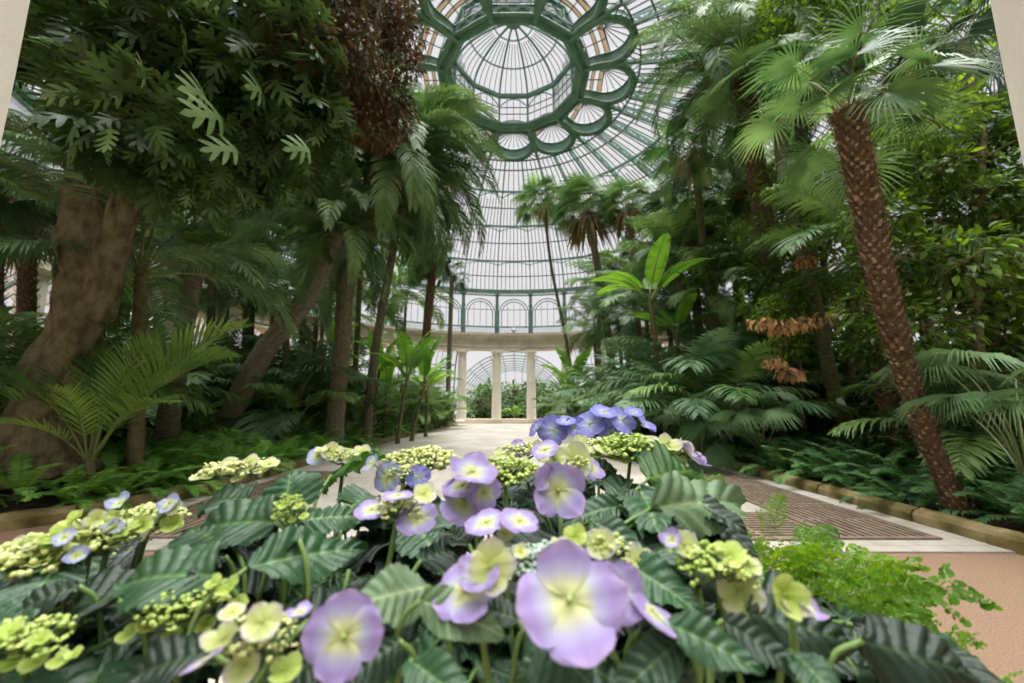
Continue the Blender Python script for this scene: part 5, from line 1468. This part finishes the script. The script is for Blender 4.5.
C.head(605, 548, [(600, 544, 36, 'cream', (-.1, -.8, .5), 1), (575, 536, 28, 'lime', (0, -.7, .6), 1), (640, 562, 40, 'cream', (.3, -.7, .6), 1), (660, 570, 26, 'lilac', (.6, -.4, .6), 0)], 'bud_cream', .0, .022, .01, 50)
C.leaf(530, 625, 590, 680, 'leaf', .01, .0, 1.35, (0, -.75, .6), 2)
C.leaf(520, 620, 470, 600, 'leaf_dark', .02, .02, .9, (0, -.6, .8))
C.leaf(560, 540, 490, 560, 'leaf_dark', .04, .04, .9, (0, -.6, .8))
C.leaf(620, 560, 700, 600, 'leaf', .02, .01, .85, (0, -.7, .7), 0)
C.leaf(590, 520, 645, 545, 'leaf', .03, .03, .9, (0, -.6, .8))
C.leaf(600, 640, 520, 670, 'leaf', .01, -.0, .9, (0, -.75, .6))
C.leaf(640, 630, 700, 690, 'leaf_dark', .01, .01, .9, (0, -.6, .8))
C.leaf(540, 512, 500, 540, 'leaf_dark', .04, .05, .9, (0, -.6, .8))
C.leaf(470, 545, 440, 520, 'leaf_dark', .04, .05, .9, (0, -.6, .8))
# --- D
D.leaf(664, 622, 768, 664, 'leaf', .0, -.005, .75, (.1, -.7, .7), 0)
D.leaf(700, 560, 630, 530, 'leaf', .03, .05, .9, (0, -.7, .7))
D.leaf(745, 612, 868, 642, 'leaf_dark', .03, .04, .8, (.1, -.75, .65), 2)
D.leaf(722, 620, 806, 668, 'leaf_dark', .01, .01, .8, (.1, -.7, .7), 0)
D.leaf(860, 640, 996, 676, 'leaf_dark', .04, .05, .8, (0, -.8, .6), 2)
D.leaf(700, 590, 690, 530, 'leaf_dark', .04, .06, 1.0, (0, -.7, .7))
D.leaf(680, 640, 620, 690, 'leaf', .01, .0, .9, (0, -.7, .7))
D.leaf(790, 650, 850, 700, 'leaf', .02, .0, .9, (0, -.7, .7))
D.leaf(640, 570, 610, 545, 'leaf_dark', .05, .06, .9, (0, -.6, .8))
D.head(690, 552, [(684, 545, 34, 'cream', (-.2, -.8, .5), 2), (672, 540, 24, 'lilac', (-.6, -.5, .6), 2), (704, 556, 26, 'lime', (.2, -.7, .6), 1)], 'bud_green', .0, .016, .008, 30)
D.head(716, 566, [(738, 592, 54, 'cream', (.1, -.85, .45), 1), (730, 554, 34, 'lime', (.2, -.6, .7), 1), (748, 604, 40, 'lilac', (.3, -.5, .6), 0, .004), (752, 566, 24, 'cream')], 'bud_green', .0, .032, .014, 100)
D.head(790, 606, [(784, 594, 46, 'lime', (-.1, -.85, .4), 2), (806, 610, 34, 'lilac', (.5, -.5, .6), 2), (794, 600, 38, 'cream', (.2, -.8, .5), 2)], None, .01)
# --- E
E.head(600, 426, [(553, 430, 40, 'blue', (-.2, -.9, .4), 0), (536, 427, 26, 'blue', (-.7, -.2, .6), 0), (590, 424, 40, 'blue', (-.1, -.85, .5), 0), (604, 412, 34, 'blue', (0, -.3, .9), 0), (622, 420, 40, 'blue', (.2, -.85, .5), 0), (644, 424, 34, 'blue', (.6, -.5, .6), 1), (612, 433, 40, 'blue', (0, -.9, .4), 1), (575, 428, 30, 'blue', (0, -.7, .6), 1), (566, 421, 24, 'blue', (-.2, -.5, .8), 0), (634, 412, 24, 'blue', (.2, -.4, .9), 0)], None, .0)
E.head(630, 452, [(668, 446, 30, 'cream', (.4, -.6, .6), 2), (690, 456, 30, 'lilac', (.7, -.4, .5), 2), (604, 450, 26, 'cream'), (645, 444, 26, 'cream'), (620, 458, 26, 'lime'), (660, 458, 22, 'lime'), (586, 452, 24, 'cream'), (678, 462, 24, 'cream'), (632, 446, 22, 'cream')], 'bud_green', -.02, .06, .022, 150)
E.head(672, 452, [(660, 444, 26, 'cream', (.2, -.5, .8), 2), (686, 450, 28, 'cream', (.4, -.6, .6), 2), (676, 460, 24, 'lime', (.2, -.7, .6), 1), (698, 460, 24, 'lilac', (.7, -.4, .5), 2), (664, 458, 22, 'cream', (0, -.8, .5), 1)], 'bud_cream', .0, .03, .012, 60)
E.head(594, 448, [(580, 445, 26, 'cream', (-.3, -.6, .7), 2), (606, 444, 26, 'cream', (.1, -.5, .8), 1), (592, 456, 24, 'lime', (0, -.7, .6), 2), (612, 456, 22, 'cream', (.3, -.7, .5), 2)], 'bud_cream', .03, .035, .012, 70)
for q in ((600, 480, 560, 470), (630, 490, 600, 472), (660, 496, 700, 486), (610, 500, 640, 478), (560, 480, 596, 492), (540, 476, 510, 468), (500, 490, 470, 476), (580, 470, 620, 466)):
    E.leaf(*q, 'leaf', .08, .09, .95, (0, -.75, .6))
E.head(574, 464, [(572, 463, 48, 'cream', (0, -.85, .5), 1), (590, 468, 34, 'lilac', (.5, -.5, .6), 0), (545, 450, 30, 'lilac', (-.4, -.4, .7), 0), (556, 462, 26, 'cream')], 'bud_cream', -.01, .03, .01, 50)
E.head(524, 452, [(515, 450, 26, 'lilac', (-.3, -.5, .7), 0), (540, 452, 28, 'cream', (.2, -.6, .7), 1), (500, 455, 20, 'cream')], 'bud_cream', .02, .04, .012, 60)
E.leaf(648, 478, 706, 464, 'leaf_fresh', .0, .02, 1.1, (.1, -.8, .5), 2)
E.leaf(650, 508, 768, 486, 'leaf_pale', .02, .05, .55, (.15, -.75, .6), 0)
E.leaf(640, 500, 606, 486, 'leaf', .02, .02, .9, (0, -.7, .6))
E.leaf(640, 520, 706, 540, 'leaf_dark', .04, .04, .9, (0, -.6, .8))
E.leaf(620, 505, 560, 516, 'leaf', .03, .03, .8, (0, -.6, .7))
E.leaf(560, 488, 520, 500, 'leaf_dark', .05, .05, .9, (0, -.6, .8))
E.leaf(640, 488, 660, 520, 'leaf', .02, .0, .8, (0, -.6, .7))
E.leaf(690, 500, 745, 520, 'leaf_dark', .06, .05, .9, (0, -.6, .8))
# lower leaves that close the canopy
r_ = random.Random(77)
for pl_, x0, x1, n_ in ((A, -20, 215, 44), (B, 215, 440, 48), (C, 440, 640, 46), (D, 630, 870, 38), (E, 380, 730, 44)):
    for i in range(n_):
        px = r_.uniform(x0, x1); py = r_.uniform(505, 668) if pl_ is not E else r_.uniform(470, 530)
        dd = r_.uniform(.07, .20)
        if pl_ is D and px > 760: py = max(py, 600)
        if pl_ is A: py = max(py, 540)
        b = P(px, py, dep(py) + dd); b.z -= .02
        a = r_.uniform(0, 6.28); L = r_.uniform(.085, .135)
        t = b + V((cos(a) * L, sin(a) * L, r_.uniform(-.03, .02)))
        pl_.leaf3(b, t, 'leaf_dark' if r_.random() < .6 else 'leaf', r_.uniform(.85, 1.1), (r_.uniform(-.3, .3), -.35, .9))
    for i in range(6):
        px, py = r_.uniform(x0, x1), r_.uniform(520, 640)
        pl_.stalk(P(px, py, dep(py) + .1) + V((0, 0, -.03)))
# --- feathery bright fern beside them
G_['maiden'] = leafmat('maidenhair_green', S(70, 116, 30), S(126, 164, 56), .5, .45, scale=6)
def maiden(seed, L, n=15):
    r = random.Random(seed); mb = MB()
    pts = curve_pts(L, 0, 0.9, 12, 1.4)
    mb.tube(pts, [.0014 * (1 - .6 * i / 12) for i in range(13)], 4, 1)
    def leaflet(p, d, s_):
        d = d.normalized(); n_ = V((r.gauss(0, .5), r.gauss(0, .5), 1)).normalized(); y = n_.cross(d).normalized()
        vs = [p, p + d * s_ * .6 - y * s_ * .55, p + d * s_ - y * s_ * .2, p + d * s_ + y * s_ * .2, p + d * s_ * .6 + y * s_ * .55]
        mb.add(vs, [(0, 1, 2), (0, 2, 3), (0, 3, 4)], 0)
    for i in range(n):
        u = .2 + .8 * (i + .5) / n
        p, t = at_curve(pts, u)
        bl = L * .36 * (1.1 - u * .85)
        for sd in (-1, 1):
            d = (V((0, sd, .15)) + t * .8).normalized()
            q = [p]
            for j in range(8):
                d = (d + V((r.uniform(-.25, .25), r.uniform(-.25, .25), r.uniform(-.3, .12)))).normalized()
                q.append(q[-1] + d * bl / 8)
                s_ = r.uniform(.0055, .0095) * (1 - .05 * j)
                sdv = V((-d.y, d.x, .1))
                leaflet(q[-1], sdv + d * .5, s_); leaflet(q[-1], -sdv + d * .5, s_)
            mb.tube(q, .0005, 3, 1, caps=False)
            leaflet(q[-1], d, .008)
    return mb.mesh('fern_frond', [G_['maiden'], G_['rachis']])
MD = [maiden(i, (.24, .29, .34)[i]) for i in range(3)]
fr = V((.455, .66, ZS))
mf = empty('maidenhair_fern', fr, 0, 'feathery bright yellow-green fern at the end of the planter by the gravel', 'fern')
for i in range(90):
    a = i * 2.39996; e_ = R_(r_.uniform(28, 84))
    o = fr + V((r_.uniform(-.20, .08), r_.uniform(-.10, .08), r_.uniform(.0, .18)))
    Mx = Matrix.Translation(o - fr) @ Matrix.Rotation(a, 4, 'Z') @ Matrix.Rotation(-e_, 4, 'Y') @ Matrix.Rotation(r_.uniform(-.4, .4), 4, 'X') @ Matrix.Scale(r_.uniform(.8, 1.1), 4)
    putm('fern_frond', MD[i % 3], mf, Mx)
for (bx, by, tx, ty, d) in ((820, 600, 985, 590, .62), (800, 580, 955, 555, .68), (780, 560, 842, 505, .7), (760, 550, 785, 482, .72), (690, 500, 722, 462, .74), (840, 620, 1000, 625, .58), (830, 610, 960, 610, .6), (850, 630, 930, 640, .55)):
    b, t = P(bx, by, d), P(tx, ty, d)
    x = (t - b).normalized(); z = V((0, -.5, .8)); z = (z - x * z.dot(x)).normalized(); y = z.cross(x)
    L = (t - b).length / .33
    Mx = Matrix(((x.x, y.x, z.x, b.x - fr.x), (x.y, y.y, z.y, b.y - fr.y), (x.z, y.z, z.z, b.z - fr.z), (0, 0, 0, 1))) @ Matrix.Scale(L, 4)
    putm('fern_frond', MD[1], mf, Mx)
    m = MB(); m.tube(catmull([V((0, 0, .05)), (b - fr) * .6 + V((0, 0, .04)), b - fr], 5), .0012, 4); put('frond_stalk', m.mesh('frond_stalk', G_['rachis']), mf)
